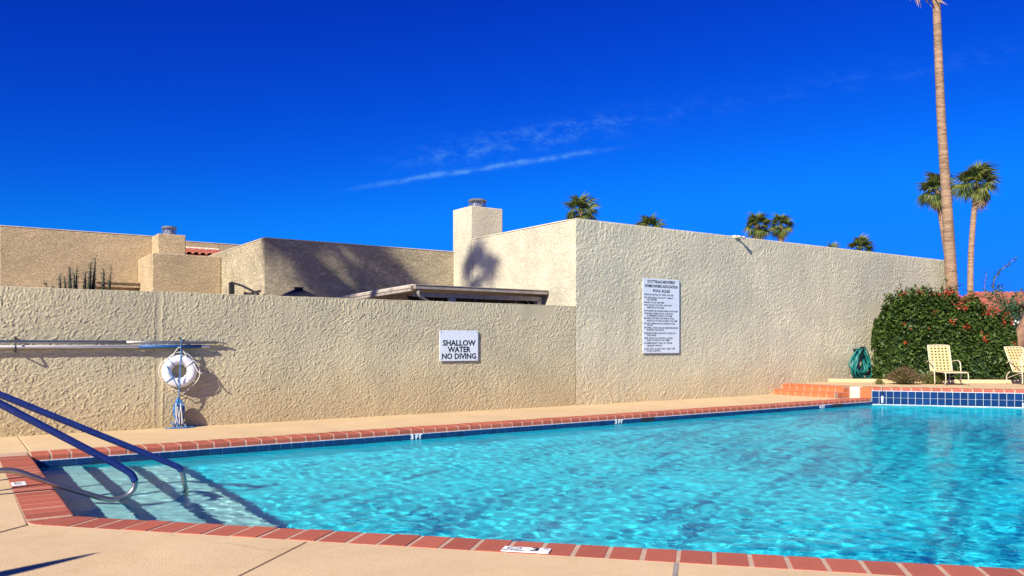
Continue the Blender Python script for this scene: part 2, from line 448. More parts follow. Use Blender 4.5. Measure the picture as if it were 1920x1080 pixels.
def brick_mesh(w, l, h, bev=.009, nose=.028):
    """a bull-nosed coping brick: x along the edge, y away from the water"""
    v = []; prof = [(l, -h), (l, 0)]
    for i in range(5):
        a = R(90) + R(90) * i / 4
        prof.append((nose + nose * math.cos(a), -nose + nose * math.sin(a)))
    prof.append((0, -h))
    n = len(prof); mb = MB()
    mb.add([(x, y, z) for x in (-w / 2, w / 2) for y, z in prof],
           [tuple(range(n - 1, -1, -1)), tuple(range(n, 2 * n))] + [(i, (i + 1) % n, n + (i + 1) % n, n + i) for i in range(n)])
    me = mb.mesh('coping_brick', M_brick)
    bm = bmesh.new(); bm.from_mesh(me); bmesh.ops.recalc_face_normals(bm, faces=bm.faces)
    ed = [x for x in bm.edges if len(x.link_faces) == 2 and (len(x.link_faces[0].verts) > 4 or len(x.link_faces[1].verts) > 4)]
    bmesh.ops.bevel(bm, geom=ed, offset=.004, segments=1, affect='EDGES'); bm.to_mesh(me); bm.free(); return me
PITCH = .2
bm_far = brick_mesh(.180, CW, .072)
bm_side = brick_mesh(.180, CW, .072)
def lay(a, d, out, n, mesh, z=.004, jit=1.0, start=0.0, pitch=PITCH):
    ang = math.atan2(d.y, d.x)
    for i in range(n):
        p = a + d * (start + (i + .5) * pitch)
        Mx = Matrix((( d.x, out.x, 0, p.x), (d.y, out.y, 0, p.y), (0, 0, 1, z + random.uniform(-.002, .003)), (0, 0, 0, 1)))
        Mx = Mx @ Matrix.Rotation(random.uniform(-.012, .012) * jit, 4, 'Z')
        o = link('coping_brick', mesh, coping, Mx)
lay(Vector((-9.75, -2.25)), Vector((1, 0)), Vector((0, 1)), 83, bm_far)
lay(Vector((-9.75, -2.25)), Vector((0, -1)), Vector((-1, 0)), 19, bm_side, start=.02, pitch=.204)
# fan of wedge bricks round the obtuse corner
a0, a1 = R(180), math.atan2(n_out.y, n_out.x) % (2 * math.pi)
for i in range(3):
    b0 = a0 + (a1 - a0) * (i + .04) / 3; b1 = a0 + (a1 - a0) * (i + .96) / 3
    pts = [C0 + Vector((math.cos(t_), math.sin(t_))) * q for t_, q in ((b0, .02), (b1, .02), (b1, CW), (b0, CW))]
    MB().prism([tuple(p) for p in pts], -.07, .004).build('coping_brick', M_brick, coping, bevel=.004, seg=1)
lay(C0, e, n_out, 45, bm_side, start=.005, pitch=.204)
lay(F1, r, r_out, 40, bm_side, z=RZ + .004, start=.01, pitch=.204)

# pool shell
sh = MB()
def depth(x):
    return float(np.interp(x, [-8.2, -3, 3, 9], [-1.02, -1.15, -1.5, -1.9]))
n = len(POOL)
for i in range(n):
    a, b = POOL[i], POOL[(i + 1) % n]; m_ = max(2, int((b - a).length / .8))
    for j in range(m_):
        p, q = a.lerp(b, j / m_), a.lerp(b, (j + 1) / m_)
        top = RZ - .07 if i in (4,) else -.07
        sh.add([(p.x, p.y, -2.2), (q.x, q.y, -2.2), (q.x, q.y, top), (p.x, p.y, top)], [(0, 1, 2, 3)])
xs = np.linspace(-11, 13, 40); 
fv = [(x, y, depth(x)) for x in xs for y in (-14.5, -1.5)]
sh.add(fv, [(2 * i, 2 * i + 2, 2 * i + 3, 2 * i + 1) for i in range(len(xs) - 1)])
pool = sh.build('pool_shell', M_plaster); tag(pool, kind='structure')
for (x1, z1) in ((-9.24, -.30), (-8.76, -.53), (-8.24, -.77)):
    MB().box((-9.9, -9.5, -2.1), (x1, -2.2, z1)).build('pool_step', M_step, pool, bevel=.012)
# tile backing and tiles
bk = MB()
bk.box((-9.75, -2.262, -.26), (6.9, -2.24, -.066))
grout = bk.build('tile_band', M_grout, pool)
ang = math.atan2(r.y, r.x)
MR = Matrix.Translation((F1.x, F1.y, 0)) @ Matrix.Rotation(ang, 4, 'Z')      # x along the right edge, -y into the pool
MB().box((0, -.012, -.26), (8.2, .02, RZ - .066), MR).build('tile_band', M_grout, pool)
tm = MB().box((-.071, -.006, -.071), (.071, .006, .071)).mesh('tile', M_tile, bevel=.003, seg=1)
for i in range(111):
    link('tile', tm, grout, Matrix.Translation((-9.75 + .075 + i * .15, -2.266, -.145)))
for j, z in enumerate((.102, -.048)):
    for i in range(34):
        link('tile', tm, grout, MR @ Matrix.Translation((.078 + i * .15, -.0165, z)) @ Matrix.Rotation(random.uniform(-.01, .01), 4, 'Z'))
for i in range(26):
    link('tile', tm, grout, Matrix.Translation((-9.744, -2.33 - i * .15, -.145)) @ Matrix.Rotation(R(90), 4, 'Z'))
# skimmer mouths in the far side
for u in (-.2, 5.55):
    MB().box((u - .17, -2.278, -.135), (u + .17, -2.262, -.068)).build('skimmer_mouth', M_dark, pool)

# ---------------------------------------------------------------- water
SH, LO = .0230, .012
def make_water():
    x0, x1, y0, y1 = -9.9, 11.7, -13.3, -2.1; h = .021
    nx, ny = int((x1 - x0) / h), int((y1 - y0) / h)
    def spec(lmin, lmax, power, wind, spread):
        kx = np.fft.fftfreq(nx, h)[:, None]; ky = np.fft.fftfreq(ny, h)[None, :]
        kk = np.sqrt(kx ** 2 + ky ** 2) + 1e-9
        amp = np.where((kk > 1 / lmax) & (kk < 1 / lmin), kk ** -power, 0)
        th = np.arctan2(ky, kx) - wind
        amp = amp * (spread + (1 - spread) * np.cos(th) ** 2)
        f = np.fft.ifft2(amp * np.exp(2j * np.pi * rng.random((nx, ny)))).real
        gx, gy = np.gradient(f, h); return f / np.sqrt((gx ** 2 + gy ** 2).mean())
    X, Y = np.meshgrid(x0 + np.arange(nx) * h, y0 + np.arange(ny) * h, indexing='ij')
    patch = spec(1.2, 6, 1.5, 0, 1); patch = (patch - patch.min()) / (patch.max() - patch.min())
    Z = WATER_Z + spec(.115, .32, 1.4, .9, .6) * SH * (.6 + .7 * patch) + spec(.4, 1.6, 2.0, .5, .5) * LO
    inside = pin(X, Y, .05)
    idx = -np.ones((nx, ny), int); cell = inside[:-1, :-1] & inside[1:, :-1] & inside[1:, 1:] & inside[:-1, 1:]
    use = np.zeros((nx, ny), bool)
    for dx, dy in ((0, 0), (1, 0), (1, 1), (0, 1)): use[dx:nx - 1 + dx, dy:ny - 1 + dy] |= cell
    idx[use] = np.arange(use.sum())
    V = np.stack([X[use], Y[use], Z[use]], 1).astype(np.float32)
    ci, cj = np.nonzero(cell)
    Fq = np.stack([idx[ci, cj], idx[ci + 1, cj], idx[ci + 1, cj + 1], idx[ci, cj + 1]], 1).astype(np.int32)
    me = bpy.data.meshes.new('pool_water')
    me.vertices.add(len(V)); me.vertices.foreach_set('co', V.ravel())
    me.loops.add(Fq.size); me.loops.foreach_set('vertex_index', Fq.ravel())
    me.polygons.add(len(Fq)); me.polygons.foreach_set('loop_start', np.arange(0, Fq.size, 4, dtype=np.int32))
    me.polygons.foreach_set('use_smooth', np.ones(len(Fq), bool)); me.update(calc_edges=True); me.validate()
    return me
wm = bpy.data.materials.new('pool_water'); wm.use_nodes = True
nn, ll = wm.node_tree.nodes, wm.node_tree.links; nn.clear()
o_ = nn.new('ShaderNodeOutputMaterial'); gl = nn.new('ShaderNodeBsdfRefraction'); gl.inputs['IOR'].default_value = 1.33
gl.inputs['Roughness'].default_value = 0; gl.inputs['Color'].default_value = (1, 1, 1, 1)
gs = nn.new('ShaderNodeBsdfGlossy'); gs.inputs['Roughness'].default_value = 0
fr = nn.new('ShaderNodeFresnel'); fr.inputs['IOR'].default_value = 1.33
fm = nn.new('ShaderNodeMath'); fm.operation = 'MULTIPLY'; fm.inputs[1].default_value = .36; ll.new(fr.outputs[0], fm.inputs[0])
wx = nn.new('ShaderNodeMixShader'); ll.new(fm.outputs[0], wx.inputs[0]); ll.new(gl.outputs[0], wx.inputs[1]); ll.new(gs.outputs[0], wx.inputs[2])
ll.new(wx.outputs[0], o_.inputs['Surface'])
tn = nn.new('ShaderNodeTexNoise'); tg = nn.new('ShaderNodeTexCoord'); tn.inputs['Scale'].default_value = 13; tn.inputs['Detail'].default_value = 3
tn.inputs['Distortion'].default_value = .6; ll.new(tg.outputs['Object'], tn.inputs['Vector'])
bp = nn.new('ShaderNodeBump'); bp.inputs['Strength'].default_value = 1; bp.inputs['Distance'].default_value = .0034
ll.new(tn.outputs['Fac'], bp.inputs['Height']); [ll.new(bp.outputs[0], q.inputs['Normal']) for q in (gl, gs, fr)]
wme = make_water(); wme.materials.append(wm)
water = link('pool_water', wme); tag(water, kind='structure')
water.cycles.is_caustics_caster = True

# ---------------------------------------------------------------- walls and houses
RX = Matrix.Rotation(R(90), 4, 'X')           # a plate facing the pool: x along the wall, y up
lw = empty('stucco_wall', (-5, .1, 0)); tag(lw, 'long low tan stucco wall behind the pool, carrying the square white sign', 'wall')
def wpart(name, mb, mat, parent, **k):
    o = mb.build(name, mat, parent, **k); o.matrix_parent_inverse = Matrix.Translation(-parent.location); return o
def trowel(nx, nz, h, seed, amp, ln=(.07, .26), wd=(.018, .05), cover=3.2, seam=None, top_pull=.28):
    """height field of overlapping trowel strokes: each a smear that rises to a ragged lip"""
    g_ = np.random.default_rng(seed); H = np.zeros((nx, nz), np.float32)
    area = nx * nz * h * h; n_ = int(cover * area / (.5 * sum(ln) * sum(wd)))
    cx = g_.uniform(0, nx * h, n_); cz = g_.uniform(0, nz * h, n_)
    dens = np.array([mnoise.noise((a * .9 + seed, b * 1.3, 2.5)) for a, b in zip(cx, cz)])
    for i in range(n_):
        if dens[i] < g_.uniform(-.75, .25): continue                 # calm, nearly flat patches
        l_ = g_.uniform(*ln); w_ = g_.uniform(*wd)
        th = math.radians(g_.normal(90, 16)) if (nz * h - cz[i]) < top_pull * g_.uniform(.5, 1.2) else math.radians(g_.normal(22, 42))
        rad = l_ + w_; i0, i1 = max(0, int((cx[i] - rad) / h)), min(nx, int((cx[i] + rad) / h) + 2); j0, j1 = max(0, int((cz[i] - rad) / h)), min(nz, int((cz[i] + rad) / h) + 2)
        if i1 - i0 < 2 or j1 - j0 < 2: continue
        X, Z = np.meshgrid(np.arange(i0, i1) * h - cx[i], np.arange(j0, j1) * h - cz[i], indexing='ij')
        a = X * math.cos(th) + Z * math.sin(th); b = -X * math.sin(th) + Z * math.cos(th)
        b = b + g_.uniform(-3, 3) * a * a + .008 * np.sin(a * g_.uniform(30, 90) + i)
        along = np.clip(1.15 - (np.abs(a) / (l_ * .5)) ** 3, 0, 1); q = b / w_
        lip = np.where((q > -1) & (q < .75), (q + 1) / 1.75, np.where((q >= .75) & (q < 1), (1 - q) / .25, 0))
        P_ = (amp * g_.uniform(.35, 1.0)) * along * lip
        blk = H[i0:i1, j0:j1]; H[i0:i1, j0:j1] = np.maximum(blk * np.where(P_ > 0, .72, 1), P_)
    if seam is not None:
        xs_ = np.arange(nx) * h; zs_ = np.arange(nz) * h
        wob = np.array([.02 * mnoise.noise((z * 2.3, 5, 1)) + .012 * mnoise.noise((z * 9, 2, 1)) for z in zs_])
        d = xs_[:, None] - seam - wob[None, :]
        H *= 1 - .75 * np.exp(-(d / .045) ** 2)
        H += amp * .4 * (np.exp(-((d - .06) / .014) ** 2) + .8 * np.exp(-((d + .055) / .014) ** 2)).astype(np.float32)
    return H
def stucco_face(name, parent, mat, u0, u1, z1, y0, h, H, wrap):
    """the wall's visible face as a mesh that carries the trowel relief; the last rows wrap over the top"""
    nx, nz = H.shape; U = np.linspace(u0, u1, nx); Zs = np.linspace(-.06, z1, nz)
    edge = np.array([[.006 * mnoise.noise((u * 2.3, 9, 0)) + .004 * mnoise.noise((u * 11, 4, 0))] for u in U])
    Y = y0 - H; Zz = np.repeat(Zs[None, :], nx, 0) + edge * (np.linspace(0, 1, nz)[None, :] ** 8)
    V = np.stack([np.repeat(U[:, None], nz, 1), Y, Zz], 2)
    extra = [np.stack([U, np.full(nx, y), np.full(nx, z1 + dz) + edge[:, 0]], 1)[:, None, :] for y, dz in wrap]
    V = np.concatenate([V] + extra, 1); nr = V.shape[1]
    idx = np.arange(nx * nr).reshape(nx, nr)
    F_ = np.stack([idx[:-1, :-1], idx[1:, :-1], idx[1:, 1:], idx[:-1, 1:]], 2).reshape(-1, 4).astype(np.int32)
    me = bpy.data.meshes.new(name); me.vertices.add(nx * nr); me.vertices.foreach_set('co', V.reshape(-1, 3).astype(np.float32).ravel())
    me.loops.add(F_.size); me.loops.foreach_set('vertex_index', F_.ravel()); me.polygons.add(len(F_))
    me.polygons.foreach_set('loop_start', np.arange(0, F_.size, 4, dtype=np.int32)); me.polygons.foreach_set('use_smooth', np.ones(len(F_), bool))
    me.update(calc_edges=True); me.materials.append(mat)
    o = link(name, me, parent); o.matrix_parent_inverse = Matrix.Translation(-parent.location); return o
def lowwall():
    """wall with a slightly uneven, rounded top edge"""
    mb = MB(); us = np.linspace(-17, -.004, 200); v, f = [], []
    for i, u in enumerate(us):
        w = .006 * mnoise.noise((u * 1.7, 0, 0)) + .004 * mnoise.noise((u * 6, 3, 0))
        zt = 2.015 + .008 * mnoise.noise((u * 2.3, 9, 0))
        for y, z in ((.03, -.06), (.03 + w, zt - .03), (.045 + w, zt - .01), (.19, zt - .01), (.205, zt - .02), (.205, -.06)): v.append((u, y, z))
    for i in range(len(us) - 1):
        for k in range(5): f.append((6 * i + k, 6 * (i + 1) + k, 6 * (i + 1) + k + 1, 6 * i + k + 1))
    f += [tuple(range(5, -1, -1)), tuple(range(6 * (len(us) - 1), 6 * len(us)))]
    return mb.add(v, f)
wpart('wall_body', lowwall(), M_low, lw)
hh = .0088; nx_, nz_ = int(11.5 / hh), int(2.07 / hh)
stucco_face('stucco_face', lw, M_lowf, -11.5, -.003, 2.014, .018, hh, trowel(nx_, nz_, hh, 11, .0135, ln=(.03, .15), wd=(.009, .026), cover=4.4, seam=11.5 - 7.96), ((.012, .006), (.03, .012), (.19, .012)))

hs_ = empty('house', (7, 4, 0)); tag(hs_, 'tall flat-roofed tan stucco house with square chimney and tall rules sign', 'house')
HT = 3.80
body = MB().prism([(0, .016), (14.65, .016), (14.65, 4.85), (0, 4.85)], -.06, HT)
wpart('wall', body, M_tall, hs_, bevel=.02)
hh = .0132; nx_, nz_ = int(14.66 / hh), int(3.86 / hh)
stucco_face('stucco_face', hs_, M_tallf, -.004, 14.656, HT, 0.0, hh, trowel(nx_, nz_, hh, 23, .0150, ln=(.045, .20), wd=(.014, .036), cover=3.4), ((.01, .004), (.06, .006)))
wpart('corner_bead', MB().box((-.012, .07, 2.0), (.0, .10, HT - .01)), M_tallf, hs_)
wpart('parapet_cap', MB().box((.0, .004, HT), (14.66, .22, HT + .016)).box((-.012, .22, HT), (.2, 3.95, HT + .022)), M_capw, hs_, bevel=.006)
ch = wpart('chimney', MB().box((-.035, 3.98, 1.2), (.90, 4.86, 4.63)), M_tall, hs_, bevel=.025)
def flue(c, r_, name='flue_cap'):
    m1 = MB().lathe([(r_ * .8, 0), (r_ * .8, .07), (r_ * .72, .085), (r_ * .72, .2), (0.0, .2)], c, 20)
    m2 = MB().lathe([(r_ * 1.12, .185), (r_ * 1.14, .2), (r_ * .95, .235), (0.01, .25)], c, 24)
    for k_ in range(8):
        a = k_ * math.pi / 4; p = Vector((c[0] + r_ * .98 * math.cos(a), c[1] + r_ * .98 * math.sin(a), c[2]))
        m2.box((-.008, -.008, .05), (.008, .008, .2), Matrix.Translation(p))
    return m1, m2
a_, b_ = flue((.38, 4.35, 4.63), .21)
wpart('flue', a_, M_galv, ch); o = wpart('flue_cap', b_, M_galv, ch)
for c_ in ch.children: c_.matrix_parent_inverse = (ch.matrix_parent_inverse @ Matrix.Identity(4)).inverted() @ Matrix.Translation(-hs_.location)
# patio cover behind the low wall
pc = empty('patio_cover', (-1.6, 2.5, 0)); tag(pc, 'weathered white patio roof with gutter peeking over the low wall beside the house', 'patio cover')
def slope(u0, u1, v0, v1, z0, z1, th):
    return MB().add([(u0, v0, z0), (u1, v0, z0), (u1, v1, z1), (u0, v1, z1), (u0, v0, z0 + th), (u1, v0, z0 + th), (u1, v1, z1 + th), (u0, v1, z1 + th)],
                    [(0,3,2,1),(4,5,6,7),(0,1,5,4),(1,2,6,5),(2,3,7,6),(3,0,4,7)])
wpart('roof_panel', slope(-3.2, -.02, 1.0, 4.75, 2.37, 2.30, .03), M_wood, pc)
wpart('gutter', MB().box((-3.2, .90, 2.30), (-.02, .998, 2.385)).box((-3.21, .885, 2.372), (-.02, .9, 2.39)), M_gutter, pc, bevel=.008)
for k_, (zz, t_) in enumerate(((2.33, .05), (2.265, .05))):
    wpart('rake_board', slope(-3.235 - .012 * k_, -3.205, 1.02, 4.7, zz, zz - .07, t_), M_wood2 if k_ == 0 else M_gutter, pc)
wpart('beam', MB().box((-3.1, 1.12, 2.17), (-.02, 1.2, 2.262)), M_wood, pc, bevel=.006)
for x in np.linspace(-2.9, -.3, 7):
    wpart('rafter', MB().box((x - .022, 1.2, 2.20), (x + .022, 4.75, 2.27)), M_gutter, pc)
for x in (-2.25, -.1):
    wpart('post', MB().box((x - .06, 1.10, -.05), (x + .06, 1.22, 2.168)), M_wood, pc, bevel=.008)
wpart('downspout', MB().tube(smoothpath([(-3.1, .95, 2.30), (-3.1, .95, 2.2), (-2.95, .99, 2.1), (-2.6, 1.04, 1.98), (-2.36, 1.1, 1.9), (-2.34, 1.12, 1.0), (-2.34, 1.12, 0)], 6), .034, 8), M_gutter, pc, smooth=True)
wpart('dark_shade_sheet', MB().box((-3.1, 1.42, 1.3), (-.03, 1.44, 2.195)), M_dark, pc)  # dark sheet added to stand for the deep shade under the roof
for x in (-1.75, -1.15, -.75, -.42):
    wpart('hook', MB().tube([(x, 1.10, 2.17), (x, 1.09, 2.12), (x + .02, 1.08, 2.09), (x + .035, 1.09, 2.11)], .008, 6), M_galv, pc)

def block(name, label, u0, u1, v0, v1, z, mat, cap=True):
    b_ = empty(name, ((u0 + u1) / 2, (v0 + v1) / 2, 0)); tag(b_, label, 'house')
    wpart('wall', MB().box((u0, v0, -.06), (u1, v1, z)), mat, b_, bevel=.02)
    if cap: wpart('parapet_cap', MB().box((u0 - .008, v0 - .008, z), (u1, v0 + .18, z + .02)).box((u0 - .008, v0 + .18, z), (u0 + .18, v1, z + .02)), M_capw, b_, bevel=.005)
    return b_
b2 = block('house', 'flat-roofed stucco block left of the square chimney, its front in palm shadow', -4.84, -.01, 4.81, 16, 3.565, M_low)
b3 = block('house', 'small low stucco block below the red tile ends, between cactus and shadowed block', -6.46, -4.845, 8.17, 9.965, 3.45, M_house, cap=False)
wpart('vent_slot', MB().box((-4.852, 7.72, 2.45), (-4.842, 7.82, 2.66)), M_gutter, b2)
wpart('vent_slot', MB().box((-4.852, 5.0, 2.4), (-4.842, 5.1, 2.56)), M_gutter, b2)
b4 = block('house', 'leftmost flat-roofed stucco house with low chimney behind the cactus', -9.50, -6.0, 9.97, 20, 4.06, M_house)
wpart('ledge', MB().box((-7.5, 9.7, 2.69), (-6.47, 9.965, 2.80)).box((-7.5, 9.66, 2.80), (-6.47, 9.965, 2.83)), M_house, b4)
c4 = wpart('chimney', MB().box((-6.13, 9.2, 3.452), (-5.46, 9.962, 4.06)), M_house, b4, bevel=.02)
a_, b_ = flue((-5.79, 9.55, 4.06), .17)
for nm, m_ in (('flue', a_), ('flue_cap', b_)):
    o = m_.build(nm, M_galv, c4); o.matrix_parent_inverse = c4.matrix_parent_inverse.inverted() @ Matrix.Translation(-b4.location)
wpart('flashing', MB().add([(-6.16, 9.17, 3.455), (-5.43, 9.17, 3.455), (-5.43, 9.19, 3.56), (-6.16, 9.19, 3.56)], [(0, 1, 2, 3)]), M_capw, b4)
b5 = block('house', 'far stucco parapet wall with red clay tiles between low chimney and shadowed block', -5.6, -1.0, 12.0, 20, 4.235, M_house)
# clay tiles on the slope in front of the far parapet: barrel tiles, one by one
tl = MB()
n_ = 8; v = []; f = []
for y in (0, .42):
    for k_ in range(n_ + 1):
        a = math.pi * k_ / n_; rr = .085 - .015 * (y > 0); v.append((rr * math.cos(a), y, rr * math.sin(a)))
    for k_ in range(n_, -1, -1):
        a = math.pi * k_ / n_; rr = .068 - .015 * (y > 0); v.append((rr * math.cos(a), y, rr * math.sin(a)))
m_ = 2 * (n_ + 1)
f = [tuple(range(m_)), tuple(range(2 * m_ - 1, m_ - 1, -1))] + [(k_, m_ + k_, m_ + (k_ + 1) % m_, (k_ + 1) % m_) for k_ in range(m_)]
tile_me = MB().add(v, f).mesh('roof_tile', M_rooft, smooth=False)
wpart('roof_slope', slope(-5.44, -4.0, 10.3, 12.0, 3.66, 3.98, .02), M_rooft, b5)
wpart('roof_flashing', slope(-5.44, -3.9, 11.8, 11.98, 3.98, 4.06, .03), M_capw, b5)
for j in range(4):
    for i in range(8):
        o = link('roof_tile', tile_me, b5); o.matrix_local = Matrix.Translation(-b5.location) @ Matrix.Translation((-5.3 + i * .18, 10.3 + j * .38, 3.685 + j * .072 )) @ Matrix.Rotation(R(10.6), 4, 'X') @ Matrix.Rotation(random.uniform(-.05, .05), 4, 'Z')

# small dark hipped roof and the black bracket peeping over the wall
gz_ = empty('garden_lantern', (-5.09, 2.0, 0)); tag(gz_, 'small dark hipped lantern roof just showing above the low wall', 'lantern')
wpart('lantern_roof', MB().add([(-5.5, 1.7, 2.10), (-4.68, 1.7, 2.10), (-4.68, 2.3, 2.10), (-5.5, 2.3, 2.10), (-5.14, 2.0, 2.29), (-5.04, 2.0, 2.29)], [(0, 1, 5, 4), (1, 2, 5), (2, 3, 4, 5), (3, 0, 4), (3, 2, 1, 0)]), M_dark, gz_)
wpart('finial', MB().box((-5.17, 1.97, 2.285), (-5.01, 2.03, 2.32)), M_dark, gz_)
wpart('lantern_post', MB().box((-5.3, 1.8, -.05), (-4.88, 2.2, 2.098)), M_wood, gz_)
bk_ = empty('steel_bracket', (-5.2, 6.2, 0)); tag(bk_, 'black steel post with slanting bar in front of sunlit block side', 'bracket')
wpart('post', MB().box((-5.22, 6.05, -.05), (-5.12, 6.17, 2.66)), M_dark, bk_)
wpart('slanting_bar', MB().tube([(-5.17, 6.1, 2.66), (-5.12, 5.45, 2.55), (-5.0, 4.7, 2.33)], .028, 6), M_dark, bk_)
wpart('bracket_arm', MB().tube([(-5.05, 5.3, 2.35), (-4.95, 4.75, 2.40)], .025, 6), M_dark, bk_)

# ---------------------------------------------------------------- cactus clumps behind the low wall
def cactus(stems, label):
    x = sum(s_[0] for s_ in stems) / len(stems)
    c_ = empty('cactus', (x, 4.0, 0)); tag(c_, label, 'cactus', 'spiky cactus clumps behind the low wall')
    for (u, z, lean, rr) in stems:
        y = 4.0 + random.uniform(-.15, .15); pts = []; rs = []
        for i in range(15):
            t = i / 14; zz = z * t
            pts.append((u + lean * (t - 1) + .012 * math.sin(9 * t + u * 7), y, zz - .05)); rs.append(1.35 * rr * (1.1 - .25 * t) * (1 if i < 12 else (.75, .45, .12)[i - 12]) * (1 + .12 * math.sin(i * 2.6)))
        m_ = MB().tube(pts, rs, 8)
        for i in range(110):           # thorns and small leaves
            t = random.uniform(.6, .99); p = Vector((u + lean * (t - 1), y, z * t - .05)); a = random.uniform(0, 6.283)
            d = Vector((math.cos(a), math.sin(a), random.uniform(.2, .9))).normalized(); q = p + d * rr * .7
            sd = d.orthogonal().normalized() * .008
            m_.add([q - sd, q + sd, q + d * random.uniform(.03, .07)], [(0, 1, 2)])
        wpart('stem', m_, M_cactus, c_)
cactus([(-8.83, 2.58, .05, .03), (-8.74, 2.55, -.06, .035), (-8.66, 2.73, .02, .035), (-8.60, 2.60, .08, .035), (-8.56, 2.74, .05, .02)], 'left clump of dark cactus stems above the low wall')
cactus([(-8.41, 2.66, .03, .04), (-8.33, 2.84, .08, .035), (-8.25, 2.93, .12, .03), (-8.27, 2.58, .08, .03)], 'tallest middle clump of dark cactus stems above the low wall')
cactus([(-8.12, 2.72, .1, .035), (-8.03, 2.55, .08, .04), (-7.98, 2.82, .18, .012)], 'right clump of cactus stems beside the stucco ledge')
cactus([(-9.05, 2.46, -.08, .016), (-8.94, 2.38, .0, .014)], 'two thin dry cactus tips left of the clumps')

# ---------------------------------------------------------------- signs
def fit(o, wd):
    xs_ = [v_.co.x for v_ in o.data.vertices]; o.matrix_basis = o.matrix_basis @ Matrix.Diagonal((wd / max(.01, max(xs_) - min(xs_)), 1, 1, 1))
def plate(name, label, u0, u1, z0, z1, v):
    s_ = empty(name, ((u0 + u1) / 2, v, (z0 + z1) / 2)); tag(s_, label, 'sign')
    w, h = u1 - u0, z1 - z0
    MB().box((-w / 2, -.012, -h / 2), (w / 2, .0, h / 2)).build('sign_plate', M_sign, s_, bevel=.003)
    MB().box((-w / 2 + .05, 0, -h / 2 + .05), (w / 2 - .05, .025, h / 2 - .05)).build('backing_batten', M_gutter, s_)
    for x in (-1, 1):
        for z in (-1, 1): MB().lathe([(.009, 0), (.009, .003), (.004, .006), (0.0005, .006)], n=8).build('screw', M_galv, s_).matrix_local = Matrix.Translation((x * (w / 2 - .03), -.0125, z * (h / 2 - .03))) @ RX
    return s_, w, h
sg, w, h = plate('warning_sign', 'square white sign reading SHALLOW WATER NO DIVING on low wall', -3.20, -2.375, .94, 1.50, -.01)
for line, fy, wd in (('SHALLOW', .42, .705), ('WATER', .635, .49), ('NO DIVING', .855, .73)):
    o = text(line, .142, sg, Matrix.Translation((0, -.0135, h / 2 - fy * h)) @ RX, M_black, offset=.004)
    fit(o, wd)
sg, w, h = plate('rules_sign', 'tall narrow white pool rules sign on the tall house wall', 1.83, 2.95, 1.05, 2.68, -.03)
heads = (('SCOTTSDALE MONTEREY', .042, .86, .085), ('HOMEOWNERS ASSOCIATION', .102, 1.0, .085), ('POOL RULES', .165, .52, .085))
lines = ((.217, '\u2022PERSONS USE POOL AT THEIR OWN RISK', .93), (.257, '\u2022NO LIFEGUARD IS ON DUTY. SWIM AT', .92), (.285, '    YOUR OWN RISK.', .42), (.322, '\u2022HOURS OF USE 7AM-10PM', .63),
    (.357, '\u2022NO GLASS OR PETS ARE NOT', .88), (.39, '    PERMITTED IN POOL AREA', .63), (.434, '\u2022NO RUNNING OR ROUGHHOUSING IN POOL AREA', 1.06), (.469, '\u2022CHILDREN UNDER AGE OF 14 MUST BE', .90), (.50, '    ACCOMPANIED BY AN ADULT AT ALL TIMES', .88),
    (.534, '\u2022BATHING SUITS MUST BE WORN IN POOL', .95), (.566, '    WATER. NO CUT-OFFS ALLOWED AT ANY TIME', 1.04), (.603, '\u2022DO NOT SWIM ALONE. NO DIVING IN POOL', .98), (.628, '    OR SPA.', .3),
    (.661, '\u2022SHOWER, LOTION AND OIL REMOVED BEFORE', 1.06), (.69, '    ENTERING THE WATER.', .62), (.733, '\u2022RESIDENTS MUST BE WITH GUESTS IN', 1.0), (.762, '    THE AREA.', .4),
    (.80, '\u2022KEEP GATES TO THE POOL CLOSED', .9), (.828, '    AND LOCKED AT ALL TIMES.', .82), (.866, '\u2022IN EMERGENCY DIAL 911 FROM', .88), (.90, '    NEAREST PHONE', .56), (.942, '\u2022LAST OUT CLOSE AND TURN OFF', .97), (.97, '    THE LIGHTS', .52))
for t_, fy, wd, sz in heads:
    fit(text(t_, sz, sg, Matrix.Translation((0, -.0135, h / 2 - fy * h)) @ RX, M_black, offset=.002), wd)
for fy, t_, wd in lines:
    ind = .09 if t_.startswith(' ') else .0
    fit(text(t_.strip(), .052, sg, Matrix.Translation((-w / 2 + .025 + ind, -.0135, h / 2 - fy * h)) @ RX, M_black, align='LEFT', offset=.0002), wd - ind - .02)

# floodlight on the parapet of the tall wall
fl = empty('wall_floodlight', (4.9, 0, HT)); tag(fl, 'small pale floodlight on the parapet edge of the tall wall', 'floodlight')
MB().box((-.07, -.05, -.03), (.07, .12, .035)).build('mounting_box', M_capw, fl, bevel=.008)
MB().tube([(0, -.05, .0), (.03, -.08, .01), (.06, -.10, -.005)], .02, 8).build('arm', M_capw, fl)
MB().lathe([(.03, 0), (.05, .05), (.075, .15), (.08, .19), (.0005, .185)], n=14).build('lamp_head', M_galv, fl, smooth=True).matrix_local = Matrix.Translation((.05, -.10, 0)) @ Matrix.Scale(.6, 4) @ Matrix.Rotation(R(105), 4, Vector((.85, .5, 0)))

